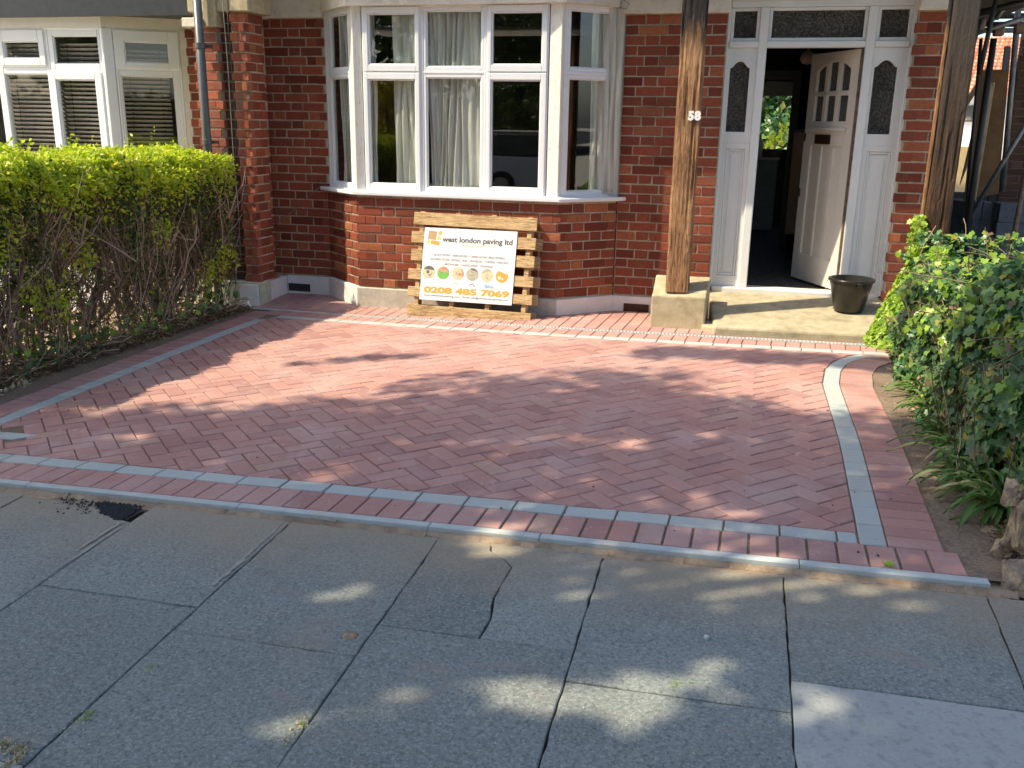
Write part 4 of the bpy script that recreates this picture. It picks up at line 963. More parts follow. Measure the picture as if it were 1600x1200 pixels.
bt = MB(); bp = ay(1187, 225, 14.4); bt.lathe((bp[0], 14.4, cz + .035), [(0, 0), (.05, 0), (.05, .2), (.02, .27), (.02, .32), (0, .32)], 14); tag(bt.build('bottle', 'white_gloss', smooth=True), 'pale bottle standing on the kitchen worktop beyond the hall', 'bottle')
bk = MB(); bk.lathe((ay(1203, 240, 14.5)[0], 14.5, cz + .035), [(0, 0), (.14, 0), (.17, .1), (.16, .1), (.13, .01)], 16); tag(bk.build('basket', 'bark', smooth=True), 'brown wicker basket on the kitchen worktop beyond the hall', 'basket')
pen = MB(); pp = ay(1262, 90, 10.6); pen.lathe((pp[0], 10.6, pp[2] - .07), [(0, 0), (.05, .01), (.08, .05), (.06, .11), (.015, .14), (.01, .2), (0, .2)], 18); pen.tube([(pp[0], 10.6, pp[2] + .12), (pp[0], 10.6, HZ)], .004, 5)
tag(pen.build('pendant_lamp', 'cream_panel', smooth=True), 'dim pendant lamp hanging from the hall ceiling behind the door', 'lamp')
# front room shell
fm = MB(); RX0, RX1, RY1 = -4.9, -.6, 12.0
fm.box(RX0 - .05, RX0, D + .23, RY1, -.1, HZ); fm.box(RX1, RX1 + .05, D + .23, RY1, -.1, HZ); fm.box(RX0, RX1, RY1, RY1 + .05, -.1, HZ); fm.box(RX0, RX1, D + .24, RY1, -.1, .0)
fm.build('room_wall', 'room_wall', house)
# curtains
def curtain(pxs, Y, z0, z1, label, waves, amp=.03, gather=None, seed=0, mat='curtain'):
    r = random.Random(seed); xa, xb = ay(pxs[0], 200, Y)[0], ay(pxs[1], 200, Y)[0]; n = max(24, waves * 8); m = 26; V = []
    ph = [r.random() * 6 for _ in range(4)]
    for j in range(m + 1):
        z = z0 + (z1 - z0) * j / m; tz = j / m
        for i in range(n + 1):
            t = i / n; tt = t
            if gather: tt = t + gather * (1 - tz) * math.sin(t * math.pi * 2 + ph[0]) * .12
            x = xa + (xb - xa) * tt; a = amp * (.6 + .4 * math.sin(t * 9 + ph[1])) * (1 - .25 * tz)
            y = Y + a * math.sin(t * waves * 2 * math.pi + .7 * math.sin(tz * 3 + ph[2] + t * 5)) + .012 * math.sin(tz * 11 + t * 20 + ph[3])
            V.append((x + .008 * math.sin(tz * 6 + t * 30), y, z))
    V = np.array(V); w = n + 1; F = np.array([[j * w + i, j * w + i + 1, (j + 1) * w + i + 1, (j + 1) * w + i] for j in range(m) for i in range(n)])
    o = np_mesh('curtain', V, F, mat, smooth=True); sm = o.modifiers.new('th', 'SOLIDIFY'); sm.thickness = .003
    tag(o, label, 'curtain', 'curtains in the bay window'); return o
curtain((572, 590), 8.55, .93, 2.66, 'narrow strip of pale curtain at the left edge of the left front casement', 2, .02, seed=1)
curtain((617, 662), 8.55, .95, 2.66, 'pale green curtain hanging straight in the left front casement', 5, .03, seed=2)
curtain((664, 756), 8.54, .95, 2.66, 'wide crumpled pale curtain filling the middle fixed window', 11, .035, gather=1, seed=3)
curtain((922, 966), 8.78, .95, 2.66, 'pale curtain drawn back in the right hand side light of the bay', 5, .03, seed=4)
curtain((535, 556), 8.72, .95, 2.66, 'pale curtain edge in the narrow left hand side light of the bay', 3, .02, seed=5)
# ------------------------------------------------------------------ party pier between the houses
pier = empty('brick_pier', (-5.0, 8.5, -.2), 'red brick pier between the two houses with a mossy plinth, beside the drainpipe', 'pier')
PY_ = 8.24; store = []
FPi = Fr((0, PY_, 0), (1, 0, 0), (0, -1, 0)); FPr = Fr((0, PY_ + .09, 0), (1, 0, 0), (0, -1, 0))
FS1 = Fr((-4.79, PY_, 0), (0, 1, 0)); FS2 = Fr((-4.93, PY_ + .32, 0), (0, 1, 0))
ZP = 0.0
panel(FPi, -5.33, -5.10, ZP, ZT, -5.33, 0, 'brick_pier', store); panel(FPr, -5.10, -4.93, ZP, ZT, -5.0, 0, 'brick_dark', store)  # middle recess added to make a shadow band, in darker brick
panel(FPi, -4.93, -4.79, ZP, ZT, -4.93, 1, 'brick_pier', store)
panel(FS1, 0.0, .32, ZP, ZT, 0.0, 0, 'brick', store); panel(FS2, 0, D - PY_ - .32, ZP, ZT, .1, 1, 'brick', store)
place_bricks(store, 260, pier)
mb = MB(); mb.box(-5.328, -5.10, PY_ + .0075, PY_ + .6, -.5, ZT); mb.box(-5.10, -4.93, PY_ + .0975, PY_ + .6, -.5, ZT); mb.box(-4.93, -4.7975, PY_ + .0075, PY_ + .318, -.5, ZT); mb.box(-5.10, -4.9375, PY_ + .3, D, -.5, ZT)
mb.build('pier_core', 'mortar', pier)
mb = MB(); mb.box(-5.35, -4.775, PY_ - .02, PY_ + .2, -.5, .0); mb.build('plinth', 'plinth_green', pier, bevel=.01)
mb = MB()
for x0, x1 in ((-5.36, -5.16), (-5.155, -4.93), (-4.925, -4.72)): mb.box(x0, x1, PY_ - .03, PY_ + .4, ZT + .004, ZT + .21)
mb.build('capstone', 'pad_stone', pier, bevel=.01)
mb = MB(); mb.box(-5.33, -4.79, PY_, D + .1, ZT + .215, 3.3); mb.build('pier_sun_block', 'render_cream', pier)  # unseen box added to stop sun leaking between pier top and canopy
# debris on the plinth ledge
mb = MB()
for i in range(26):
    c = np.array([rnd.uniform(-4.92, -4.81), rnd.uniform(8.3, 8.82), ay(425, 435, 8.5)[2] - .012]); s = rnd.uniform(.01, .025)
    mb.box(c[0] - s, c[0] + s, c[1] - s * .7, c[1] + s * .7, c[2] - .008, c[2] + s * .6)
tag(mb.build('rubble', 'rock', bevel=.003), kind='stuff')
# drainpipe and cables
dp = MB(); pc = ay(308, 5, 8.12); pb2 = ay(325, 235, 8.12); X_p = (pc[0] + pb2[0]) / 2
dpo = empty('drainpipe', (X_p, 8.12, -.2), 'dark grey vertical drainpipe fixed to the brick pier above the hedge', 'drainpipe')
dp.tube([(X_p, 8.12, -.3), (X_p, 8.12, 3.1)], .040, 16); dp.build('pipe', 'pipe_grey', dpo, smooth=True)
for z in (ay(325, 226, 8.12)[2], 2.2, .2):
    cb = MB(); cb.tube([(X_p, 8.12, z), (X_p, 8.12, z + .05)], .047, 16); cb.box(X_p - .08, X_p + .08, 8.155, 8.195, z + .01, z + .035); cb.build('pipe_bracket', 'pipe_grey', dpo, bevel=.002)
def cable(pts, r, mat, label):
    mb = MB(); mb.tube(pts, r, 6); o = mb.build('cable', mat, smooth=True); tag(o, label, 'cable'); return o
cable([ay(x, y, 8.185) for x, y in ((347, 0), (351, 40), (356, 100), (361, 180), (366, 262), (372, 320), (376, 400))], .0045, 'cable', 'thin pale cable running down the shadow band of the brick pier')
cable([ay(x, y, 8.19) for x, y in ((354, 0), (358, 60), (362, 110), (367, 180), (369, 215), (367, 262), (372, 300), (390, 340))], .0035, 'cable_dark', 'dark sagging cable hanging over the sunlit edge of the brick pier')
cable([ay(x, y, 8.832) for x, y in ((500, 292), (482, 307), (462, 325), (448, 338), (436, 345), (428, 352), (428, 366), (432, 380), (429, 395))], .0045, 'cable', 'loose pale cable sagging across the shaded recess below the bay window')
cable([ay(x, y, 8.77) for x, y in ((520, 2), (508, 4), (503, 10), (509, 16), (520, 14), (526, 6), (530, 0))], .003, 'cable_dark', 'small loop of dark cable by the left top corner of the bay window')
cable([ay(x, y, 8.77) for x, y in ((975, 0), (983, 6), (978, 14), (968, 12), (972, 2))], .003, 'cable', 'small loop of cable by the right top corner of the bay window')
# ------------------------------------------------------------------ neighbour house on the left
nh = empty('terraced_house', (-7.4, 8.85, -.1), 'neighbouring house behind the hedge with white windows and black fascia', 'house')
XN = ay(167, 140, 8.40)[0]; XW = ay(297, 140, D)[0]
FN = Fr((0, 8.40, 0), (1, 0, 0), (0, -1, 0)); FNc = Fr((XN, 8.40, 0), (XW - XN, D - 8.40, 0)); LN = math.hypot(XW - XN, D - 8.40)
store = []
panel(FN, -9.2, XN, .0, 1.15, -8, 0, 'brick', store); panel(FNc, 0, LN, .0, 1.15, 0, 1, 'brick', store); panel(FW, XW, -5.33, .0, 2.45, XW, 0, 'brick', store)
place_bricks(store, 220, nh)
mb = MB(); mb.box(-9.2, XN, -.3, -.0075, -.5, 1.2, FN); mb.box(0, LN, -.2, -.0075, -.5, 1.2, FNc); mb.box(XW, -5.1, -.2, -.0075, -.5, 2.9, FW)
mb.build('wall', 'mortar', nh)
mb = MB(); mb.box(-9.2, XN + .02, -.05, .03, -.5, .02, FN); mb.box(.01, LN, -.05, .03, -.5, .02, FNc); mb.build('plinth', 'white_render', nh)
ph = MB()
def ncell(F, x0, x1, y0, y1, sash, d=-SI):
    xm, ym = (x0 + x1) / 2, (y0 + y1) / 2
    a, b, c, e = F.uz(x0, ym, d), F.uz(x1, ym, d), F.uz(xm, y1, d), F.uz(xm, y0, d); return (a[0], b[0], c[1], e[1], sash)
cn = [ncell(FN, 6, 62, 64.5, 91, True), ncell(FN, 83, 153, 55.5, 100, False), ncell(FN, 12, 86, 115, 252, False), ncell(FN, 95, 156, 124, 247, True)]
w0 = cn[0][1] - cn[0][0]
ext = [(cn[0][0] - .52, cn[0][0] - .12, cn[1][2], cn[1][3], False), (cn[0][0] - .52, cn[0][0] - .12, cn[2][2], cn[2][3], False)]
z_lo = min(cn[2][2], cn[3][2]) - .08; z_hi = cn[1][3] + .075
window_face(FN, 'window_frame', (cn[0][0] - .62, XN - .05, z_lo, z_hi), [(cn[0][0], cn[0][1], cn[0][2], cn[0][3], True), (cn[1][0], cn[1][1], cn[1][2], cn[1][3], False), (cn[2][0], cn[2][1], cn[2][2], cn[2][3], False), (cn[3][0], cn[3][1], cn[3][2], cn[3][3], True)] + ext, nh)
cc = [ncell(FNc, 195, 264, 66, 98, True), ncell(FNc, 195, 277, 119, 250, False)]
window_face(FNc, 'window_frame', (cc[0][0] - .10, cc[1][1] + .08, z_lo, z_hi), cc, nh)
mb = MB(); a = FN.p(XN - .048, -SI, 0)[:2]; b = FNc.p(cc[0][0] - .102, -SI, 0)[:2]; mb.prism([(*a, z_lo), (XN, 8.40, z_lo), (*b, z_lo), (XN - .02, 8.56, z_lo)], (0, 0, z_hi - z_lo)); mb.build('corner_post', 'upvc', nh, bevel=.008)
mb = MB(); mb.box(-9.2, XN, -.5, -.02, z_hi, z_hi + .14, FN); mb.box(0, LN, -.3, -.02, z_hi, z_hi + .14, FNc); mb.box(cc[1][1] + .082, LN, -.1, -.01, z_lo, z_hi, FNc)
mb.build('window_head', 'old_paint', nh)
mb = MB(); mb.prism([(-9.2, D + .04, z_lo - .04), (-9.2, 8.33, z_lo - .04), (XN + .03, 8.33, z_lo - .04), (XW + .05, D - .05, z_lo - .04), (XW + .05, D + .04, z_lo - .04)], (0, 0, .035)); mb.build('sill', 'upvc', nh, bevel=.005)
zf = ay(150, 25.5, 8.29)[2]; xf = ay(315, 20, 8.29)[0]
mb = MB(); mb.box(-9.4, xf, 8.29, 8.32, zf, zf + .5); mb.box(-9.4, xf, 8.32, D, zf + .02, zf + .04); fas = mb.build('fascia', 'black_paint', nh, bevel=.004)
mb = MB(); c = ay(284, 42, 8.17), ay(328, 27, 8.17); mb.box(c[0][0], c[1][0] - .09, 8.17, 8.5, c[0][2], c[1][2]); mb.build('corbel', 'render_cream', nh, bevel=.006)
mb = MB(); mb.box(c[1][0] - .088, c[1][0] + .05, 8.19, 8.5, c[0][2], c[1][2] + .2); mb.build('corbel', 'pad_stone', nh, bevel=.006)
mb = MB(); mb.box(-9.3, -5.32, D + .1, D + .3, 2.5, 6.2); mb.box(-9.3, -9.2, 8.4, 15, -.2, 6.2); mb.build('upper_wall', 'render_cream', nh)
mb = MB(); mb.box(-9.2, -5.2, 11.5, 11.6, -.2, 2.7); mb.box(-9.2, -5.2, 8.7, 11.5, -.1, .0); mb.box(-9.2, -5.2, 8.9, 11.6, 2.75, 2.8); mb.build('room_wall', 'room_wall', nh)
# blinds
def blind(F, u0, u1, z0, z1, label, d=-.16):
    e = empty('venetian_blind', F.p((u0 + u1) / 2, d, z0), label, 'blind', 'slatted blinds in the neighbour bay window'); n = int((z1 - z0) / .043)
    for i in range(n):
        mb = MB(); z = z0 + i * .043; mb.add([F.p(u, d + a, z + a * .55) for u, a in ((u0, -.02), (u1, -.02), (u1, .02), (u0, .02))] + [F.p(u, d + a, z + a * .55 + .0025) for u, a in ((u0, -.02), (u1, -.02), (u1, .02), (u0, .02))],
            [(0, 1, 2, 3), (7, 6, 5, 4), (0, 4, 5, 1), (1, 5, 6, 2), (2, 6, 7, 3), (3, 7, 4, 0)]); mb.build('slat', 'slat_white', e)
    mb = MB()
    for u in (u0 + .08, u1 - .08): mb.box(u - .003, u + .003, d - .003, d + .003, z0, z1, F)
    mb.build('ladder_cord', 'cable_dark', e)
blind(FN, cn[2][0] - .03, cn[2][1] + .02, cn[2][2], cn[1][3], 'slatted blind behind the wide left pane of the neighbour window')
blind(FN, cn[3][0] - .02, cn[3][1] + .03, cn[3][2], cn[1][3], 'slatted blind behind the narrow casement of the neighbour window')
blind(FNc, cc[1][0] + .0, cc[1][1] - .05, cc[1][2], cc[0][3], 'slatted blind behind the angled side light of the neighbour bay', -.2)
# ------------------------------------------------------------------ pallet, sign, bucket
B0, B1 = gp(634, 493), gp(827, 501.5); B1[1] = B0[1] - .0; B0 = np.array([B0[0], B0[1], H(*B0[:2])]); B1 = np.array([ay(827, 501, B0[1])[0], B0[1], H(*B0[:2])])
T0 = ay(641.6, 330.5, 8.33); upv = T0 - B0; PH = np.linalg.norm(upv); PW = B1[0] - B0[0]
lean = upv.copy(); lean[0] = 0; PH = np.linalg.norm(lean)
ux_ = np.array([1, 0, -.012]); FPl = Fr(B0, ux_, None, lean); FPl.z = lean / PH; FPl.n = np.cross(FPl.u, FPl.z); FPl.n /= np.linalg.norm(FPl.n)
pal = empty('pallet', B0 + FPl.u * PW / 2, 'pale timber pallet leaning against the bay under the window', 'pallet')
vs = [(.880, 1.0), (.715, .815), (.535, .645), (.35, .465), (.175, .29), (0.0, .125)]
vs = [(0.0, .115), (.190, .285), (.355, .455), (.535, .645), (.705, .815), (.880, 1.0)]
for i, (a, b) in enumerate(vs):
    mb = MB(); e0, e1 = rnd.uniform(-.012, .006), rnd.uniform(-.006, .012); mb.box(e0, PW + e1, -.020, 0, a * PH, b * PH, FPl); mb.build('slat', 'pallet_wood', pal, bevel=.003)
    mb = MB(); mb.box(e1 + .02, PW + .03 - e0, -.142, -.122, a * PH + .01, b * PH + .012, FPl); mb.build('back_slat', 'pallet_wood', pal, bevel=.003)
    nl = MB()
    for uc in (.07, .36, .65, .94):
        for q in (.3, .7): c = FPl.p(uc * PW + rnd.uniform(-.008, .008), 0, (a + (b - a) * q) * PH); nl.prism([c + FPl.u * .004 * math.cos(t) + FPl.z * .004 * math.sin(t) for t in np.arange(6) * math.pi / 3], FPl.n * .0012)
    nl.build('nails', 'scaffold_rust', pal)
for uc in (.07, .36, .65, .94):
    mb = MB(); mb.box(uc * PW - .022, uc * PW + .022, -.1215, -.0205, .0, PH + .012, FPl); mb.build('bearer', 'pallet_wood', pal, bevel=.003)
dS = .004
P = [FPl.uz(*q, dS) for q in ((663.5, 354.9), (808.4, 359.9), (799.8, 475.7), (655.6, 467.3))]
P3 = [FPl.p(u, dS, z) for u, z in P]
FSg = Fr(P3[3], (P3[2] - P3[3]) + (P3[1] - P3[0]), None, (0, 0, 1)); vz = (P3[0] - P3[3]) + (P3[1] - P3[2]); vz -= FSg.u * (vz @ FSg.u); FSg.z = vz / np.linalg.norm(vz); FSg.n = np.cross(FSg.u, FSg.z)
SWd = (np.linalg.norm(P3[2] - P3[3]) + np.linalg.norm(P3[1] - P3[0])) / 2; SHt = np.linalg.norm(P3[0] - P3[3])
sg = MB(); sg.box(0, SWd, 0, .004, 0, SHt, FSg); sign = sg.build('sign_board', 'sign_white', bevel=.0006)
tag(sign, 'white printed paving company sign fixed to the front of the leaning pallet', 'sign')
simple('print_grey', (0.10, 0.10, 0.11), .5, .3, var=.02); simple('print_light', (0.42, 0.42, 0.44), .5, .3, var=.02); simple('print_mid', (0.25, 0.25, 0.27), .5, .3, var=.02); simple('print_orange', (0.78, 0.36, 0.07), .5, .3, var=.03)
simple('print_ochre', (0.72, 0.42, 0.14), .5, .3, var=.05); simple('print_tan', (0.50, 0.33, 0.19), .5, .3, var=.08); simple('print_yellow', (0.78, 0.56, 0.14), .5, .3, var=.05)
simple('print_blue', (0.10, 0.35, 0.60), .5, .3); simple('print_purple', (0.45, 0.25, 0.35), .5, .3); simple('print_green', (0.18, 0.48, 0.08), .5, .3, var=.2, scale=60)
simple('print_stone', (0.45, 0.42, 0.33), .5, .3, var=.3, scale=40); simple('print_sand', (0.66, 0.55, 0.36), .5, .3, var=.2, scale=40); simple('print_brick', (0.55, 0.30, 0.18), .5, .3, var=.25, scale=40); simple('print_dark', (0.15, 0.14, 0.12), .5, .3, var=.3, scale=40)
simple('print_pale', (0.66, 0.66, 0.62), .5, .3, var=.05)
DS = .0043
def fit_text(s, u0, u1, v, cap, mat, bold=0.0, name='lettering', slope=0.0):
    size = cap * SHt / .70; cu = bpy.data.curves.new('t', 'FONT'); cu.body = s; cu.size = size; o = bpy.data.objects.new('t', cu); me = bpy.data.meshes.new_from_object(o)
    xs_ = [q.co[0] for q in me.vertices]; wdt = max(xs_) - min(xs_); bpy.data.objects.remove(o); bpy.data.meshes.remove(me); bpy.data.curves.remove(cu)
    return text(s, size, FSg, u0 * SWd, (1 - v) * SHt, DS, mat, sign, name, bold=bold, sx=(u1 - u0) * SWd / wdt)
fit_text('west london paving ltd', .205, .955, .185, .072, 'print_grey', .0022)
fit_text('DRIVEWAY AND GENERAL MASONRY', .40, .79, .235, .021, 'print_ochre')
fit_text('BLOCK PAVING • RESIN BOUND • TARMACADAM • BRICK EDGING', .125, .885, .385, .030, 'print_mid', .0009)
fit_text('NATURAL STONE • MOSAIC TILES • GRAVELING • TURFING • FENCING', .085, .925, .447, .030, 'print_mid', .0009)
fit_text('BRICKWORK • LANDSCAPING • DRAINAGE', .245, .765, .509, .030, 'print_mid', .0009)
fit_text('0208 485 7069', .045, .955, .895, .078, 'print_orange', .0042)
fit_text('www.westlondonpaving.com   Email: info@westlondonpaving.com', .045, .955, .945, .026, 'print_grey', .0003)
def blk(u0, u1, v0, v1, ang, mat):
    c = ((u0 + u1) / 2 * SWd, (1 - (v0 + v1) / 2) * SHt); w2, h2 = (u1 - u0) / 2 * SWd, (v1 - v0) / 2 * SHt; ca, sa = math.cos(ang), math.sin(ang); mb = MB()
    mb.prism([FSg.p(c[0] + x * ca - y * sa, DS, c[1] + x * sa + y * ca) for x, y in ((-w2, -h2), (w2, -h2), (w2, h2), (-w2, h2))], FSg.n * .0005); under(mb.build('logo_block', mat), sign)
blk(.045, .135, .045, .165, -.08, 'print_tan'); blk(.155, .195, .045, .095, .62, 'print_ochre'); blk(.143, .185, .115, .165, -.06, 'print_yellow'); blk(.033, .068, .178, .22, -.06, 'print_yellow'); blk(.078, .175, .180, .235, -.12, 'print_orange')
def disc(c, r, mat, d, seg=(0, 2 * math.pi), name='picture_disc'):
    mb = MB(); n = 20; mb.prism([FSg.p(c[0] + r * math.cos(seg[0] + (seg[1] - seg[0]) * i / n), d, c[1] + r * math.sin(seg[0] + (seg[1] - seg[0]) * i / n)) for i in range(n)], FSg.n * .0004); o = mb.build(name, mat); under(o, sign); return o
P0 = math.pi
pics = [('print_sand', 'print_dark', (.35, 2.8)), ('print_green', 'print_brick', (.05, P0 - .05)), ('print_sand', 'print_brick', (-.6, 1.2)), ('print_stone', 'print_dark', (.4, 2.2)), ('print_sand', 'print_stone', (.9, 3.0)), ('print_orange', 'print_pale', (.3, 2.3))]
for i, (m1, m2, sgm) in enumerate(pics):
    c = ((.083 + i * .158) * SWd, (1 - .615) * SHt); r = .068 * SWd
    disc(c, r, 'print_light', DS); disc(c, r * .95, m1, DS + .0005); disc(c, r * .95, m2, DS + .001, sgm)
    rr_ = random.Random(i)
    for k in range(4):
        a, q = rr_.random() * 6, rr_.random() * .55; disc((c[0] + r * q * math.cos(a), c[1] + r * q * math.sin(a)), r * rr_.uniform(.12, .3), rr_.choice(['print_pale', m1, m2, 'print_stone']), DS + .0015 + k * .0004)
fit_text('~A~', .17, .235, .775, .03, 'print_light'); fit_text('Marshalls', .345, .42, .762, .024, 'print_light'); fit_text('REGISTER OF INSTALLERS', .33, .435, .785, .010, 'print_light')
disc((.56 * SWd, (1 - .785) * SHt), .035 * SWd, 'print_purple', DS, (0, P0)); disc((.56 * SWd, (1 - .785) * SHt), .022 * SWd, 'sign_white', DS + .0005, (0, P0), 'arch')
fit_text('Bliss', .70, .79, .785, .042, 'print_blue', .0008)
for u, v in ((.012, .10), (.955, .08)):
    disc((u * SWd, (1 - v) * SHt), .004, 'steel', DS, name='screw')
# bucket
bc = None
for Yt in np.arange(7.9, 8.9, .01):
    P = ay(1325, 485.5, Yt); e = abs(P[2] - step_z(P[0], Yt))
    if bc is None or e < bc[0]: bc = (e, P)
bp = bc[1]; bz = step_z(bp[0], bp[1]); S = np.linalg.norm(np.array(bp) - CAM) / 1446.0
rt = 31 * S * 1.0; rb = 21 * S; bh_ = (486 - 441) * S * 1.06
bk = empty('bucket', (bp[0], bp[1], bz), 'black plastic builders bucket standing on the doorstep by the right side panel', 'bucket')
mb = MB(); mb.lathe((bp[0], bp[1], bz), [(0, .003), (rb - .01, .003), (rb, .012), (rb + (rt - rb) * .8, bh_ * .82), (rt - .004, bh_ * .93), (rt - .008, bh_), (rt - .014, bh_), (rb - .006, .012), (0, .01)], 40); mb.build('tub', 'black_plastic', bk, smooth=True)
mb = MB(); mb.lathe((bp[0], bp[1], bz), [(rt - .012, bh_ - .022), (rt + .006, bh_ - .022), (rt + .009, bh_ - .004), (rt + .002, bh_ + .004), (rt - .012, bh_ + .002)], 40); mb.build('rim', 'black_plastic', bk, smooth=True)
mb = MB(); mb.box(bp[0] + rt * .20, bp[0] + rt * .42, bp[1] - rt - .012, bp[1] - rt + .02, bz + bh_ - .05, bz + bh_ - .012); mb.build('pouring_lip', 'black_plastic', bk, bevel=.006)
mb = MB(); mb.tube([(bp[0] - rt - .004, bp[1], bz + bh_ - .02), (bp[0] - rt - .03, bp[1] - .02, bz + bh_ - .06), (bp[0] - rt - .022, bp[1] - .05, bz + bh_ - .10), (bp[0] - rt + .02, bp[1] - .12, bz + bh_ - .105)], .0025, 6); mb.build('handle', 'steel', bk, smooth=True)
# ------------------------------------------------------------------ yard on the right
rect('yard', 1.6, 9, 7.6, 16.5, -.0, 'yard_dark'); 
def tube_px(name, a, Ya, b, Yb, r, mat, parent): mb = MB(); mb.tube([ay(*a, Ya), ay(*b, Yb)], r, 10); return mb.build(name, mat, parent, smooth=True)
scf = empty('scaffold', (3.0, 11, -.1), 'scaffold of steel tubes and boards beside the house beyond the right oak post', 'scaffold')
for a, Ya, b, Yb, r, m in [((1604, 262), 10.6, (1572, 436), 10.6, .026, 'scaffold_rust'), ((1606, 190), 10.8, (1503, 358), 11.4, .024, 'scaffold_steel'), ((1530, 118), 9.3, (1560, -20), 9.3, .020, 'cable_dark'), ((1498, 150), 9.5, (1532, 30), 9.5, .020, 'cable_dark'),
        ((1505, 400), 10.2, (1553, 60), 10.2, .030, 'cable_dark'), ((1510, 25), 9.6, (1640, -6), 9.6, .03, 'cable_dark'), ((1500, 60), 9.9, (1620, 22), 9.9, .024, 'scaffold_steel'), ((1500, 38), 11.5, (1650, 38), 11.5, .028, 'cable_dark'), ((1500, 26), 11.9, (1650, 24), 11.9, .03, 'cable_dark'), ((1500, 48), 11.2, (1650, 47), 11.2, .026, 'scaffold_steel'),
        ((1500, 15), 10, (1600, -30), 10, .05, 'cable_dark'), ((1594, -20), 11.4, (1566, 300), 11.4, .03, 'scaffold_steel'), ((1578, 0), 9.8, (1556, 30), 9.8, .024, 'scaffold_steel'), ((1533, 60), 10.9, (1506, 380), 10.9, .018, 'cable_dark')]:
    tube_px('scaffold_tube', a, Ya, b, Yb, r, m, scf)
for i, (a, Y1) in enumerate((((1566, 16), 11.3), ((1592, 45), 11.0), ((1530, 38), 9.6), ((1560, 48), 10.2))):
    c = ay(*a, Y1); mb = MB(); mb.box(c[0] - .045, c[0] + .045, c[1] - .06, c[1] + .03, c[2] - .05, c[2] + .05); mb.build('coupler', 'scaffold_rust', scf, bevel=.012)
for i in range(5):
    mb = MB(); y = 9.0 + i * .45; mb.box(2.05, 6.5, y, y + .225, 3.05, 3.09); mb.build('scaffold_board', 'timber', scf, bevel=.003)
for i in range(6):
    mb = MB(); y = 11.6 + i * .42; mb.box(2.7, 6.5, y, y + .34, 3.05, 3.09); mb.build('scaffold_board', 'timber', scf, bevel=.003)
def plank(p, Y1, th, mat, label, name='plank', cat='plank', group=None):
    pts = [ay(*q, Y1) for q in p]; mb = MB(); mb.prism(pts, (0, th, 0)); o = mb.build(name, mat, bevel=.004); tag(o, label, cat, group); return o
plank([(1529, 110), (1577, 108), (1560, 303), (1507, 313)], 12.3, .05, 'dark_board', 'large dark brown board standing upright behind the grey blocks', 'board', 'board')
plank([(1546, 129), (1555, 129), (1525, 313), (1514, 313)], 12.1, .05, 'timber', 'pale timber plank standing upright left of the dark brown board')
plank([(1533, 150), (1541, 140), (1512, 260), (1500, 290)], 13.5, .05, 'timber', 'narrow leaning timber lath lit at the top beside the pale plank')
plank([(1570, 72), (1580, 72), (1577, 110), (1566, 110)], 12.2, .04, 'breeze_block', 'short grey post above the dark brown board', 'post', 'post')
plank([(1487, 229), (1524, 229), (1516, 318), (1484, 318)], 20.5, .05, 'ply', 'sunlit yellow plywood sheet seen between the right oak post and the scaffold', 'plywood_sheet', 'sheet')
plank([(1500, 170), (1545, 100), (1548, 108), (1502, 182)], 15.0, .05, 'timber', 'diagonal pale timber brace beyond the scaffold')
# brick side wall beyond, in shade
bw = empty('brick_wall', (3.2, 12.8, 0), 'brown brick wall in shade at the right edge behind the grey blocks', 'wall'); store = []
XB = ay(1579, 200, 12.8)[0]; FBw = Fr((0, 12.8, 0), (1, 0, 0), (0, -1, 0))
panel(FBw, XB, XB + 2.5, .1, 3.0, XB, 0, 'brick_dark', store); place_bricks(store, 60, bw)
mb = MB(); mb.box(XB, XB + 2.5, -.2, -.0075, -.2, 3.05, FBw); mb.build('wall_core', 'mortar_dark', bw)
# grey concrete blocks
def block_at(x, y, z, rot, parent):
    L, Hh, T_ = .44, .213, .10; ca, sa = math.cos(rot), math.sin(rot); F = Fr((x, y, z), (ca, sa, 0)); mb = MB(); mb.box(0, L, -T_, 0, 0, Hh, F); return mb.build('concrete_block', 'breeze_block', parent, bevel=.006)
stk = []
def stack(x0, y0, cols, rows_, rot, label, dx=.448, dy=.108, deep=3):
    e = empty('block_stack', (x0, y0, gz(x0, y0)), label, 'block stack', 'stacks of grey concrete blocks')
    for r in range(rows_):
        for c in range(cols):
            for k in range(deep):
                ox = c * dx; oy = k * dy; ca, sa = math.cos(rot), math.sin(rot)
                block_at(x0 + ox * ca - oy * sa + rnd.uniform(-.008, .008), y0 + ox * sa + oy * ca, gz(x0, y0) + r * .216, rot, e)
bx0 = ay(1553, 380, 11.9)[0]
stack(bx0, 11.9, 2, 4, 0.0, 'nearest stack of grey concrete blocks with flat faces to the drive')
stack(bx0 - .02, 12.25, 1, 4, math.pi * .62, 'stack of grey concrete blocks turned end on, left of the flat faced stack', deep=3)
stack(ay(1482, 360, 14.5)[0], 14.5, 2, 4, 0.0, 'low far stack of grey concrete blocks behind the right oak post', deep=1)
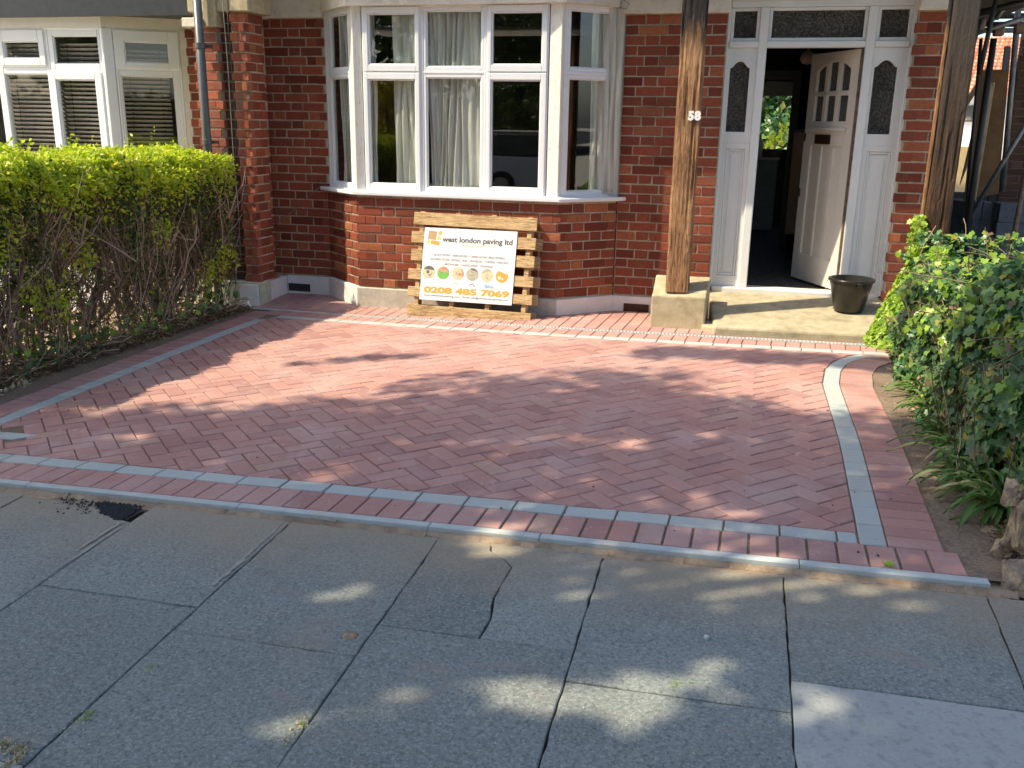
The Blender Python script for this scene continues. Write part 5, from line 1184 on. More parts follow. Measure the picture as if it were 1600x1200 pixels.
# distant house
dh = empty('distant_house', (9.0, 36, 0), 'far white house with orange tiled roof seen past the scaffold', 'house')
a, b = ay(1480, 145, 34), ay(1640, 145, 34); zr0 = ay(1540, 148, 34)[2]; zr1 = ay(1560, 58, 38)[2]
mb = MB(); mb.box(a[0] - 3, b[0] + 3, 34, 42, -.5, zr0); mb.build('wall', 'white_render', dh)
mb = MB(); nrow, ncol = 16, 46
for r in range(nrow):
    t0, t1 = r / nrow, (r + 1) / nrow; y0, y1 = 33.7 + 4.3 * t0, 33.7 + 4.3 * t1; z0, z1 = zr0 + (zr1 - zr0) * t0, zr0 + (zr1 - zr0) * t1
    for c in range(ncol):
        x0 = a[0] - 2 + (b[0] - a[0] + 4) * (c + .5 * (r % 2)) / ncol; x1 = x0 + (b[0] - a[0] + 4) / ncol * .94
        mb.add([(x0, y0, z0 + .06), (x1, y0, z0 + .06), (x1, y1, z1), (x0, y1, z1), (x0, y0, z0 - .02), (x1, y0, z0 - .02), ((x0 + x1) / 2, y0, z0 + .10), ((x0 + x1) / 2, y1, z1 + .05)], [(0, 6, 7, 3), (6, 1, 2, 7), (4, 5, 1, 6, 0)])
mb.build('roof_tiles', 'roof_tile', dh, kind='stuff', recalc=False)
mb = MB(); mb.add([(a[0] - 2.5, 33.75, zr0 - .02), (b[0] + 3, 33.75, zr0 - .02), (b[0] + 3, 38, zr1 - .03), (a[0] - 2.5, 38, zr1 - .03)], [(0, 1, 2, 3)]); mb.build('roof', 'roof_tile', dh)
wn = MB(); p, q = ay(1504, 190, 33.95), ay(1525, 165, 33.95); wn.box(p[0], q[0], 33.94, 33.99, p[2], q[2]); wn.build('window', 'obscure_glass', dh)
# ------------------------------------------------------------------ left hedge
def uni(n, a, b): return rng.uniform(a, b, n)
hz0, hz1 = ax(30, 250, -5.0)[2], ay(335, 243, 7.9)[2]
def htop(y): return hz0 + (hz1 - hz0) * np.clip((y - 5.3) / 2.6, -.6, 1.1)
HYA, HYB = 4.2, 7.98
def hx_face(y): return -4.90 + .05 * np.sin(y * 5.1) + .03 * np.sin(y * 13)
hedge = empty('hedge', (-5.3, 6.2, gz(-5.3, 6.2)), 'leggy privet hedge with bright green top and bare twiggy base left of the drive', 'hedge')
# stems
N = 70; ys = uni(N, HYA + .1, HYB - .1); st0 = np.stack([-5.25 + rng.normal(size=N) * .12, ys, gz(-5.25, ys) - .02], 1)
st1 = np.stack([-5.25 + rng.normal(size=N) * .28, ys + rng.normal(size=N) * .32, htop(ys) - uni(N, .25, .7)], 1)
P = wander(st0, st1, 7, .03); R = np.linspace(1, .45, 7)[None] * uni(N, .010, .026)[:, None]
V, F = twigs(P, R, 6); np_mesh('stem', V, F, 'twig', hedge, smooth=True, kind='stuff')
N = 2300; i0 = rng.integers(0, 70, N); k0 = rng.integers(1, 6, N); s0 = P[i0, k0]
e0 = s0 + np.stack([rng.normal(size=N) * .20 + .07, rng.normal(size=N) * .24, np.abs(rng.normal(size=N)) * .30 + .02], 1)
e0[:, 2] = np.minimum(e0[:, 2], htop(e0[:, 1]) - .03); e0[:, 0] = np.clip(e0[:, 0], -5.75, hx_face(e0[:, 1]) + .05)
TP = wander(s0, e0, 5, .028); V, F = twigs(TP, np.linspace(1, .4, 5)[None] * uni(N, .0022, .0055)[:, None], 3); np_mesh('twigs', V, F, 'twig', hedge, kind='stuff')
# long vertical whips on the drive side
N = 800; y = uni(N, HYA, HYB); a = np.stack([hx_face(y) - uni(N, -.04, .22), y, gz(-4.9, y) + uni(N, .05, .7)], 1); b = a + np.stack([rng.normal(size=N) * .05, rng.normal(size=N) * .22, uni(N, .25, .8)], 1)
b[:, 2] = np.minimum(b[:, 2], htop(b[:, 1]) - .02); V, F = twigs(wander(a, b, 6, .018), np.linspace(1, .5, 6)[None] * uni(N, .002, .0055)[:, None], 4); np_mesh('whips', V, F, 'twig', hedge, kind='stuff')
def rough(y, x): return .05 * np.sin(y * 6.3 + x * 4) + .035 * np.sin(y * 15 + 1) + .025 * np.sin(y * 31 + x * 17)
# top growth
N = 30000; y = uni(N, HYA, HYB); x = uni(N, -5.78, -4.80); dep = rng.exponential(.07, N); z = htop(y) + rough(y, x) * .6 - dep + .02; x = np.where(dep > .05, np.maximum(x, -5.78), x)
edge = (x - hx_face(y)); z -= np.clip(edge + .06, 0, 1) * .9
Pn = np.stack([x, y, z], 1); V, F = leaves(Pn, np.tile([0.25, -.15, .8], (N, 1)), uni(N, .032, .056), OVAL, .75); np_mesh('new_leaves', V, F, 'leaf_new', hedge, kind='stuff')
N = 420; y = uni(N, HYA, HYB); x = uni(N, -5.6, -4.85); hh = rng.exponential(.022, N); base = np.stack([x, y, htop(y) + rough(y, x) * .6 - np.clip(x - hx_face(y) + .06, 0, 1) * .9], 1)
Pn = np.repeat(base, 9, 0); Pn[:, 2] += np.repeat(hh, 9) * np.tile(np.linspace(0, 1.6, 9), N); Pn += rng.normal(size=Pn.shape) * .007; V, F = leaves(Pn, rng.normal(size=Pn.shape) * .8 + [0, 0, .5], uni(len(Pn), .025, .045), OVAL, .5); np_mesh('new_shoots', V, F, 'leaf_new', hedge, kind='stuff')
# face growth, thinning downwards, in clumps
N = 26000; y = uni(N, HYA, HYB); hgt = htop(y); t = rng.beta(1.9, 1.35, N); z = gz(-5, y) + .16 + t * (hgt - gz(-5, y) - .16)
cl = np.sin(y * 5.7 + z * 4.1) + np.sin(y * 11.3 - z * 9.7 + 2) + .8 * np.sin(y * 23 + z * 17)
tt = (z - gz(-5, y)) / (hgt - gz(-5, y)); keep = (cl + 3.6 * (tt - .55) + rng.normal(size=N) * .55) > -.05
x = hx_face(y) - rng.exponential(.14, N) + .02; Pn = np.stack([x, y, z], 1)[keep]; n = len(Pn)
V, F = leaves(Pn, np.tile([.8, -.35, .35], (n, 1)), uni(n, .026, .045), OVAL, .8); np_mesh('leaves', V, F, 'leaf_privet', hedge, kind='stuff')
N = 5200; y = uni(N, HYA, HYB); z = htop(y) - rng.exponential(.11, N); x = hx_face(y) - rng.exponential(.06, N) + .03
V, F = leaves(np.stack([x, y, z], 1), np.tile([.6, -.4, .6], (N, 1)), uni(N, .028, .046), OVAL, .7); np_mesh('new_leaves', V, F, 'leaf_new', hedge, kind='stuff')
N = 9000; y = uni(N, HYA, HYB); z = gz(-5, y) + .25 + rng.beta(1.6, 1.0, N) * (htop(y) - gz(-5, y) - .3); x = uni(N, -5.75, -5.1)  # inner leaves added to stop sun passing through the hedge
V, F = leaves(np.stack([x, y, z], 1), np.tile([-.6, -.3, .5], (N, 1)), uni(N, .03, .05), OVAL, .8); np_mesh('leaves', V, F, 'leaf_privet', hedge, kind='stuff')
# end face by the pier
N = 5000; x = uni(N, -5.75, -4.88); z = htop(8) - rng.beta(1, 1.8, N) * 1.1; y = HYB + .02 - rng.exponential(.05, N)
V, F = leaves(np.stack([x, y, z], 1), np.tile([.4, .7, .3], (N, 1)), uni(N, .028, .045), OVAL, .8); np_mesh('leaves', V, F, 'leaf_privet', hedge, kind='stuff')
# yellow tufts lower down + ivy in the base
ctr = [(4.9, .75), (5.3, .62), (5.55, .5), (5.9, .78), (6.9, .9), (7.5, .45), (7.75, .55), (5.1, .95)]
Pn = np.concatenate([np.array([hx_face(c) + .02, c, gz(-5, c) + h]) + rng.normal(size=(130, 3)) * [.03, .09, .08] for c, h in ctr]); n = len(Pn)
V, F = leaves(Pn, np.tile([.6, -.4, .5], (n, 1)), uni(n, .03, .05), OVAL, .7); np_mesh('new_leaves', V, F, 'leaf_new', hedge, kind='stuff')
def ivy_patch(n, xr, yr, zf, size, nrm, mat, parent, name='ivy_leaves'):
    y = uni(n, *yr); x = uni(n, *xr); z = zf(x, y); V, F = leaves(np.stack([x, y, z], 1), np.tile(nrm, (n, 1)), uni(n, *size), IVY, .55, updir=np.array([0, 0, -1.0])); return np_mesh(name, V, F, mat, parent, kind='stuff')
ivy_patch(520, (-5.3, -4.86), (4.2, 8.0), lambda x, y: gz(x, y) + .02 + rng.exponential(.13, len(x)), (.035, .065), [.5, -.4, .7], 'leaf_ivy', hedge)
ivy_patch(140, (-5.2, -4.88), (4.4, 7.9), lambda x, y: gz(x, y) + .05 + rng.exponential(.25, len(x)), (.035, .06), [.6, -.4, .6], 'leaf_ivy_new', hedge)
# litter
def litter(name, n, fx, fy, zf, size, mat, shape=DIAM):
    x = fx(n); y = fy(n); V, F = leaves(np.stack([x, y, zf(x, y)], 1), np.tile([0, 0, 1.0], (n, 1)), uni(n, *size), shape, .5); o = np_mesh(name, V, F, mat, kind='stuff'); return o
litter('leaf_litter', 3800, lambda n: -4.80 - rng.exponential(.22, n), lambda n: uni(n, 3.7, 8.1), lambda x, y: gz(x, y) - .01 + .05 * np.clip((-4.7 - x) / .5, 0, 1) + uni(len(x), 0, .03), (.015, .045), 'dead_leaf')
litter('leaf_litter', 1500, lambda n: 1.02 + rng.exponential(.10, n), lambda n: uni(n, 3.5, 7.6), lambda x, y: gz(x, y) + uni(len(x), -.01, .04), (.012, .04), 'dead_leaf')
# ground twigs
N = 500; a = np.stack([-4.85 - rng.exponential(.2, N), uni(N, 4.0, 8.0), np.zeros(N)], 1); a[:, 2] = gz(a[:, 0], a[:, 1]) + uni(N, .0, .08); b = a + np.stack([rng.normal(size=N) * .15, rng.normal(size=N) * .2, uni(N, -.01, .12)], 1); b[:, 0] = np.minimum(b[:, 0], -4.74)
V, F = twigs(wander(a, b, 4, .015), uni(N, .002, .006)[:, None] * np.ones((1, 4)), 3); np_mesh('fallen_twigs', V, F, 'twig', None, kind='stuff')
# ------------------------------------------------------------------ ivy hedge on the right
ivy = empty('ivy_hedge', (1.4, 5.7, gz(1.4, 5.7)), 'low wall smothered in dark green ivy along the right of the drive', 'hedge')
zt_n, zt_f = ay(1598, 452, 5.0)[2], ay(1545, 440, 6.8)[2]
def itop(y): return np.interp(y, [3.4, 4.2, 5.0, 6.0, 6.8, 7.35, 7.9], [zt_n + .04, zt_n + .03, zt_n, (zt_n + zt_f) / 2, zt_f, zt_f + .03, zt_f + .08])
def iface(y, z): return np.interp(y, [3.3, 4.2, 5.2, 6.3, 7.0, 7.75], [1.20, 1.12, 1.06, 1.04, 1.06, 1.10]) + .10 * (z + .1)
def ivy_surface(n, zlo=-.02, edge=1.0):
    y = uni(n, 3.62, 7.8); top = itop(y); s = rng.random(n); hgt = top - gz(1, y); W_ = .75
    tot = hgt + W_; q = s * tot; onf = q < hgt
    z = np.where(onf, gz(1, y) + q, top + .03 * np.sin(y * 9) + .02 * np.sin(y * 23)); x = np.where(onf, iface(y, z), iface(y, top) + (q - hgt))
    bul = .05 * np.sin(y * 7 + z * 5) + .04 * np.sin(y * 15 - z * 11) + .03 * np.sin(z * 21 + y * 4)
    nx = np.where(onf, -1.0, -.15); nz_ = np.where(onf, .35, 1.0); rd = np.clip((q - hgt + .12) / .24, 0, 1)
    P = np.stack([x - np.where(onf, bul, 0), y, z + np.where(onf, 0, bul)], 1); Nn = np.stack([nx, np.full(n, -.45), nz_], 1); return P - norm(Nn) * rng.exponential(.045, n)[:, None], Nn
P, Nn = ivy_surface(17000); y = P[:, 1]; sz = np.interp(y, [3.6, 4.6, 5.6, 8], [.075, .062, .048, .038]) * uni(len(P), .6, 1.2)
V, F = leaves(P, Nn, sz, IVY, .42, updir=np.array([0, 0, -1.0])); np_mesh('ivy_leaves', V, F, 'leaf_ivy', ivy, kind='stuff')
P, Nn = ivy_surface(1700); P += norm(Nn) * .035; sel = (P[:, 2] > itop(P[:, 1]) - .35); P, Nn = P[sel], Nn[sel]
V, F = leaves(P, Nn, uni(len(P), .03, .06), IVY, .5, updir=np.array([0, 0, -1.0])); np_mesh('young_and_lit_ivy_leaves', V, F, 'leaf_ivy_new', ivy, kind='stuff')
P, Nn = ivy_surface(520); P += norm(Nn) * .02; V, F = leaves(P, Nn, uni(len(P), .03, .055), IVY, .7, updir=np.array([0, 0, -1.0])); np_mesh('withered_leaves', V, F, 'dead_leaf', ivy, kind='stuff')
# dome of ivy climbing the post foot, its sunlight put into bright leaf colour
dc = np.array([1.33, 7.75]); N = 9500; th_ = uni(N, 0, 2 * np.pi); t = rng.random(N) ** .8; zt_ = ay(1455, 385, 7.85)[2]
rr0 = .10 + .40 * (1 - t) ** .75; P = np.stack([dc[0] + rr0 * np.cos(th_) * .85, dc[1] + rr0 * np.sin(th_) * .75 - .03, gz(1.3, 7.7) + (zt_ - gz(1.3, 7.7)) * t + .03 * np.sin(th_ * 3)], 1); Nn = np.stack([np.cos(th_), np.sin(th_), np.full(N, .8)], 1)
V, F = leaves(P, Nn, uni(N, .025, .05), IVY, .4, updir=np.array([0, 0, -1.0])); np_mesh('young_and_lit_ivy_leaves', V, F, 'leaf_ivy_new', ivy, kind='stuff')
N = 260; t = rng.random(N); P = np.stack([1.215 + rng.normal(size=N) * .022 - .03 * (1 - t), 7.91 + rng.normal(size=N) * .03, zt_ - .1 + t * (ay(1432, 335, 7.9)[2] - zt_ + .1)], 1)
V, F = leaves(P, np.tile([-.5, -.8, .3], (N, 1)), uni(N, .025, .05), IVY, .5, updir=np.array([0, 0, -1.0])); np_mesh('climbing_ivy', V, F, 'leaf_ivy_new', ivy, kind='stuff')
# dark wall core and tangled stems
mb = MB(); ysn = np.linspace(3.75, 7.7, 14)
for a, b in zip(ysn[:-1], ysn[1:]):
    xa, xb = float(iface(a, .2)) + .14, float(iface(b, .2)) + .14; za, zb_2 = float(itop(a)) - .14, float(itop(b)) - .14
    mb.add([(xa, a, -.3), (xa + .5, a, -.3), (xb + .5, b, -.3), (xb, b, -.3), (xa, a, za), (xa + .5, a, za), (xb + .5, b, zb_2), (xb, b, zb_2)], [(0, 3, 2, 1), (4, 5, 6, 7), (0, 1, 5, 4), (1, 2, 6, 5), (2, 3, 7, 6), (3, 0, 4, 7)])
mb.build('wall_core', 'joint_dirt', ivy)
N = 190; P, Nn = ivy_surface(N); e = P + norm(rng.normal(size=(N, 3)) + [0, 0, .6]) * uni(N, .1, .4)[:, None]; V, F = twigs(wander(P, e, 5, .015), uni(N, .0018, .004)[:, None] * np.ones((1, 5)), 3); np_mesh('ivy_stems', V, F, 'twig', ivy, kind='stuff')
# dried flower heads and stalks in front of the ivy
N = 26; y = rng.normal(4.75, .45, N); a = np.stack([1.06 + uni(N, -.05, .15), y, gz(1, y)], 1); b = a + np.stack([rng.normal(size=N) * .08 - .03, rng.normal(size=N) * .12, uni(N, .25, .62)], 1)
Pw = wander(a, b, 5, .012); V, F = twigs(Pw, uni(N, .002, .0035)[:, None] * np.ones((1, 5)), 4); so_ = np_mesh('dry_stalks', V, F, 'twig', None, kind='stuff')
hd = np.repeat(Pw[:, -1], 26, 0) + rng.normal(size=(N * 26, 3)) * .022; V, F = leaves(hd, rng.normal(size=hd.shape), uni(len(hd), .008, .02), DIAM, 1); np_mesh('seed_heads', V, F, 'dead_leaf', None, kind='stuff')
# strap leaved plants
def strap(x, y, n, L, label, seed):
    r = np.random.default_rng(seed); e = empty('strap_leaf_plant', (x, y, gz(x, y)), label, 'plant', 'strap leaved plants along the foot of the ivy'); Vs = []; Fs = []; b = 0; S = 9
    for i in range(n):
        az_ = r.uniform(1.6, 5.0) + .4; l = L * r.uniform(.5, .95); w_ = r.uniform(.007, .014); up = r.uniform(.5, 1.25); t = np.linspace(0, 1, S)
        rad = l * (t ** 1.15) * math.cos(up * .9) + .02; hh = l * (np.sin(up) * t - (1.15 - .3 * up) * .75 * t ** 2.3); d = np.array([math.cos(az_), math.sin(az_)]); sd = np.array([-d[1], d[0]]); bx_, by_ = r.normal(0, .035, 2)
        c = np.stack([x + bx_ + rad * d[0], y + by_ + rad * d[1], np.maximum(gz(x, y) + .015 + hh, gz(x, y) + .006)], 1); ww = w_ * np.clip(1.5 * np.sin(np.pi * np.clip(t * .9 + .12, 0, 1)) ** .5, .05, 1)
        for k in range(S): Vs += [(*(c[k, :2] - sd * ww[k]), c[k, 2] + .005), tuple(c[k] - [0, 0, .002]), (*(c[k, :2] + sd * ww[k]), c[k, 2] + .005)]
        for k in range(S - 1):
            for q in range(2): Fs.append((b + k * 3 + q, b + k * 3 + q + 1, b + (k + 1) * 3 + q + 1, b + (k + 1) * 3 + q))
        b += S * 3
    np_mesh('blades', np.array(Vs), np.array(Fs), 'leaf_strap', e, smooth=True, kind='stuff')
for i, (px_, py_, n, L, lb_) in enumerate([(1425, 618, 22, .30, 'small grassy clump furthest up the drive at the foot of the ivy'), (1446, 650, 30, .34, 'loose strap leaved clump just below the farthest one'), (1462, 690, 26, .30, 'pale stemmed strap leaved clump half way along the ivy'), (1486, 722, 34, .42, 'large strap leaved clump sprawling towards the paving'),
        (1512, 768, 30, .40, 'dark green strap leaved clump with arching blades above the soil'), (1545, 800, 34, .42, 'nearest strap leaved clump with drooping blades above the broken stump')]):
    g = gp(px_, py_); strap(g[0] + .06, g[1], n, L, lb_, i)
# broken wall end / stump
def rockmesh(c, r3, seed, mat='rock', sub=3):
    r = random.Random(seed); bm = bmesh.new()
    for _ in range(26):
        p = [r.uniform(-1, 1) for _ in range(3)]; k = max(abs(v) for v in p) ** .6; bm.verts.new([c[i] + p[i] / k * r3[i] * r.uniform(.85, 1.1) for i in range(3)])
    h = bmesh.ops.convex_hull(bm, input=bm.verts); bmesh.ops.delete(bm, geom=[v for v in bm.verts if not v.link_faces], context='VERTS')
    if sub > 2:
        bmesh.ops.subdivide_edges(bm, edges=bm.edges, cuts=2, use_grid_fill=True)
        for v in bm.verts: v.co += Vector([r.gauss(0, .0028) for _ in range(3)])
    me = bpy.data.meshes.new('stone'); bm.to_mesh(me); bm.free(); me.materials.append(MT[mat]); return me
stm = empty('broken_wall_end', (1.22, 3.62, gz(1.2, 3.6)), 'broken brown stone wall end under the ivy at the right edge by the footway', 'wall end')
for i, (px_, py_, r3, z) in enumerate([(1562, 868, (.040, .05, .075), .09), (1598, 812, (.045, .06, .13), .30), (1600, 905, (.075, .06, .07), .06), (1622, 860, (.08, .09, .18), .18), (1580, 838, (.025, .04, .09), .36), (1556, 915, (.03, .03, .02), .015), (1580, 770, (.028, .04, .06), .4)]):
    Yr = 3.72; g = ay(px_, py_, Yr if py_ < 900 else 3.5); o = bpy.data.objects.new('stone', rockmesh(g, r3, i + 3)); COL.objects.link(o); under(o, stm)
# ------------------------------------------------------------------ small things on the ground
def scatter_stones(name, pts, size, mat):
    mb = MB()
    for p in pts:
        s = rnd.uniform(*size); a = rnd.random() * 3; c = np.array([p[0], p[1], p[2] + s * .25]); u = np.array([math.cos(a), math.sin(a), 0]) * s; v = np.array([-math.sin(a), math.cos(a), 0]) * s * rnd.uniform(.6, .95); h = np.array([0, 0, s * rnd.uniform(.45, .7)])
        j = lambda: rnd.uniform(.75, 1.1); mb.add([c - u * j(), c - v * j(), c + u * j(), c + v * j(), c + h * j() + u * rnd.uniform(-.3, .3), c - h], [(0, 1, 4), (1, 2, 4), (2, 3, 4), (3, 0, 4), (1, 0, 5), (2, 1, 5), (3, 2, 5), (0, 3, 5)])
    return mb.build(name, mat, None, kind='stuff', recalc=False)
t = [gp(*q, PZ) for q in ((230, 789), (190, 812), (160, 800), (150, 782))]; pts = []
for _ in range(2300):
    u, v = rnd.random(), rnd.random(); p = (t[0] * (1 - u) + t[1] * u) * (1 - v) + (t[3] * (1 - u) + t[2] * u) * v
    if v > .75 and rnd.random() < (v - .75) * 3: continue
    pts.append((p[0] + rnd.gauss(0, .006) - .004, p[1] + rnd.gauss(0, .006), p[2] - .006 + rnd.random() * .006))
for _ in range(330):
    g = gp(rnd.uniform(90, 215), 0, PZ) if False else gp(rnd.gauss(150, 32), rnd.gauss(782, 9), PZ)
    if g[1] < 3.39 and g[0] < -2.6: pts.append(tuple(g))
for _ in range(160):
    g = gp(rnd.uniform(85, 160), 769 + rnd.random() * 8, PZ)
    if g[1] < 3.395: pts.append(tuple(g))
tp = [t[0] + (.012, 0, 0), t[1] + (.012, 0, 0), t[2], t[3], gp(120, 771, PZ), gp(232, 784, PZ)]
mb = MB(); mb.add([(p[0], p[1], p[2] - .008) for p in tp], [tuple(range(len(tp)))]); tag(mb.build('tarmac_patch', 'joint_dirt'), kind='structure')
scatter_stones('loose_tarmac', pts, (.003, .009), 'black_stone')
pts = [tuple(gp(rnd.uniform(-50, 1600), 780 + 420 * rnd.random() ** .8, PZ)) for _ in range(260)]
scatter_stones('grit', [p for p in pts if p[1] < 3.36], (.0015, .0045), 'pebble')
pts = [tuple(gp(rnd.uniform(0, 1400), rnd.uniform(600, 880), 0)) for _ in range(46)]
scatter_stones('crumbs', [(p[0], p[1], H(p[0], p[1])) for p in pts if 3.5 < p[1] < 7.4 and -4.2 < p[0] < .8], (.003, .009), 'black_stone')
pts = [tuple(np.array([uni(1, .84, 1.15)[0], uni(1, 3.5, 7.4)[0], 0])) for _ in range(420)]; scatter_stones('soil_crumbs', [(x, y, gz(x, y) - .03 + .07 * max(0, (x - .8)) / 1.2 + .012) for x, y, _ in pts], (.003, .012), 'rock')
pts = [(-4.68 - abs(rnd.gauss(0, .12)), rnd.uniform(3.6, 8.0)) for _ in range(500)]; scatter_stones('soil_crumbs', [(x, y, gz(x, y) - .02) for x, y in pts], (.003, .012), 'rock')
g = gp(1104, 998, PZ); o = bpy.data.objects.new('pebble', rockmesh((g[0], g[1], g[2] + .006), (.011, .009, .007), 9, 'pebble', 2)); COL.objects.link(o); tag(o, 'single pale pebble lying on the grey slab right of the centre', 'pebble')
g = gp(548, 993, PZ); mb = MB(); mb.lathe((g[0], g[1], g[2] - .002), [(0, .003), (.010, .004), (.016, .003), (.022, .005), (.026, .003), (.028, 0)], 18); tag(mb.build('rusty_cap', 'rock', smooth=True), 'small round rusty cap set in the slab corner left of the centre', 'cap')
g = gp(1383, 881); V, F = leaves(np.array([[g[0], g[1], g[2] + .008]]), np.array([[.1, -.1, 1.0]]), .045, IVY, .1); o = np_mesh('fallen_leaf', V, F, 'leaf_ivy_new'); tag(o, 'single green leaf lying on the red soldier course near the right corner', 'leaf')
g = gp(1386, 609); V, F = leaves(np.array([[g[0], g[1], g[2] + .006]]), np.array([[.1, -.1, 1.0]]), .05, DIAM, .1); 
def stain(a, b, w0, w1, side=1):      # sand brushed along a joint
    A, B = gp(*a, PZ), gp(*b, PZ); n = 26; d = (B - A)[:2]; nn = np.array([-d[1], d[0]]) / np.linalg.norm(d) * side; V = []
    for i in range(n + 1):
        t = i / n; p = A + (B - A) * t; w_ = (w0 + (w1 - w0) * t) * rnd.uniform(.25, 1.1) * math.sin(math.pi * min(1, .06 + t * .9)) ** .4
        V += [(p[0] + nn[0] * .001, p[1] + nn[1] * .001, p[2] + .0035), (p[0] + nn[0] * (.002 + w_), p[1] + nn[1] * (.002 + w_), p[2] + .0035)]
    F = np.array([[2 * i, 2 * i + 1, 2 * i + 3, 2 * i + 2] for i in range(n)]); return np_mesh('sand_stain', np.array(V), F, 'sand_stain', None, kind='structure')
stain((446, 812), (330, 915), .012, .030); stain((185, 825), (75, 898), .022, .010); stain((195, 815), (120, 862), .03, .012, -1)
# moss and weeds in slab joints
def weeds(name, pts, h, mat, dens=30):
    P = np.repeat(np.array(pts), dens, 0) + rng.normal(size=(len(pts) * dens, 3)) * [.010, .012, .0]; n = len(P); V, F = leaves(P, rng.normal(size=(n, 3)) + [0, -.6, .4], uni(n, h * .4, h), DIAM, .8); return np_mesh(name, V, F, mat, kind='stuff')
js = [gp(x, y, PZ) for x, y in [(140, 1118), (120, 1133), (105, 1143), (235, 1040), (475, 1124), (462, 1140), (468, 1132), (452, 1152), (448, 1160)]]; weeds('joint_weeds', js, .012, 'dry_grass', 14)
js = [gp(x, y, PZ) for x, y in [(8, 1166), (22, 1174), (34, 1178), (28, 1186), (20, 1192), (12, 1198), (2, 1162), (30, 1170)]]; weeds('joint_weeds', js, .020, 'dry_grass', 40)
js = [gp(x, y, PZ) for x, y in [(140, 1115), (133, 1122), (470, 1130), (1060, 1071), (1065, 1072), (235, 1044)]]; weeds('joint_moss', js, .012, 'leaf_ivy_new', 20)
js = [gp(10 + rnd.random() * 55, 588 + rnd.random() * 40) for _ in range(60)]; weeds('cut_grass', [(-4.75 - rnd.random() * .35, 4.6 + rnd.random() * .6, gz(-4.9, 5) - .01) for _ in range(60)], .05, 'dry_grass', 16)
# ------------------------------------------------------------------ trees, hedges and a car across the street, seen in the window panes and throwing the shade
def crown(cs, n, size, mat, name, parent, sq=.8, shape=DIAM):
    cs = np.array(cs); w_ = cs[:, 3] ** 2; i = rng.choice(len(cs), n, p=w_ / w_.sum()); d = norm(rng.normal(size=(n, 3))); r = cs[i, 3] * rng.random(n) ** .33
    P = cs[i, :3] + d * r[:, None] * [1, 1, sq]; V, F = leaves(P, d + [0, 0, .3], uni(n, *size), shape, .8); return np_mesh(name, V, F, mat, parent, kind='stuff')
def tree(x, y, h, r, label, n=5000, mat='leaf_tree', seed=0, cat='tree', z0=.35, size=(.16, .32)):
    R_ = np.random.default_rng(seed); e = empty('street_tree' if cat == 'tree' else 'garden_shrub', (x, y, gbase(x, y)), label, cat, 'trees and shrubs across the street'); mb = MB(); mb.tube([(x, y, -.3), (x + .1, y, h * .25), (x, y + .1, h * .6)], [.16 * h / 7, .12 * h / 7, .05], 8)
    cs = [(x + R_.normal() * r * .45, y + R_.normal() * r * .45, h * (z0 + (1 - z0) * R_.random() * .9), r * R_.uniform(.28, .5)) for _ in range(16)]
    for c in cs[:7]: mb.tube([(x, y, h * .3), tuple(c[:3])], [.05, .015], 5)
    mb.build('trunk', 'bark', e, smooth=True); crown(cs, n, size, mat, 'crown', e)
def mir(px_, py_, Yr): q = ay(px_, py_, 2 * (BF + .05) - Yr); return q[0], Yr, q[2]
q = mir(604, 200, -8.5); tree(q[0], -8.5, 3.3, 1.5, 'golden shrub across the street mirrored in the left casement', 3500, 'leaf_gold', 1, 'shrub', .15, (.08, .16))
q = mir(840, 225, -7.6); tree(q[0], -7.6, 3.4, 1.0, 'bushy green shrub across the street mirrored in the right casement', 3000, 'leaf_privet', 2, 'shrub', .1, (.10, .2))
for i, (x, y, h, r) in enumerate([(-16, -14, 9, 4), (-9, -16, 10, 4.5), (-2, -15, 9.5, 4.2), (5, -17, 10, 4.5), (12, -15, 9, 4.0), (-22, -12, 8, 4)]):
    tree(x, y, h, r, ['broad dark tree furthest left across the street but one', 'tall dark tree across the street opposite the bay', 'spreading tree across the street opposite the front door', 'dark tree across the street right of the door', 'tree across the street far to the right', 'leafy tree at the far left end of the street'][i], 5000, seed=10 + i, z0=.12, size=(.3, .6))
# clipped garden hedge across the street
N = 9000; x = uni(N, -26, 18); z = uni(N, -.1, 2.2); y = -10.2 + rng.normal(size=N) * .12; V, F = leaves(np.stack([x, y, z], 1), np.tile([0, 1.0, .3], (N, 1)), uni(N, .15, .28), DIAM, .7); oh = empty('hedge', (-4, -10.3, -.2), 'long dark garden hedge across the street', 'hedge'); np_mesh('leaves', V, F, 'leaf_tree', oh, kind='stuff')
mb = MB(); mb.box(-26, 18, -10.9, -10.35, -.3, 2.1); mb.build('hedge_core', 'joint_dirt', oh)
# back garden shrubs
e = empty('garden_shrub', (-.5, 22, -.2), 'sunlit green shrub in the back garden seen through the hall and kitchen window', 'shrub'); 
crown([(ay(1200, 190, 24)[0] + dx, 24 + dy, z_, r_) for dx, dy, z_, r_ in [(0, 0, 1, 1.3), (-1.2, 1, 2.2, 1.5), (1.2, 1.5, 1.5, 1.6), (0, 2, 3.2, 1.6), (2.2, 2, 3, 1.5), (-2, 2, 1, 1.5)]], 16000, (.12, .25), 'leaf_ivy', 'leaves', e)
e2 = empty('garden_shrub', (-.4, 17.5, -.2), 'bright yellow green pot plant outside the kitchen window', 'shrub'); bq = ay(1212, 215, 17.4)
crown([(bq[0], 17.4, bq[2], .13), (bq[0] + .12, 17.4, bq[2] + .16, .08), (bq[0] - .1, 17.4, bq[2] - .12, .12)], 120, (.05, .09), 'leaf_new', 'leaves', e2); mb = MB(); mb.tube([(bq[0], 17.4, -.2), (bq[0], 17.4, bq[2])], .02, 5); mb.build('stem', 'twig', e2)
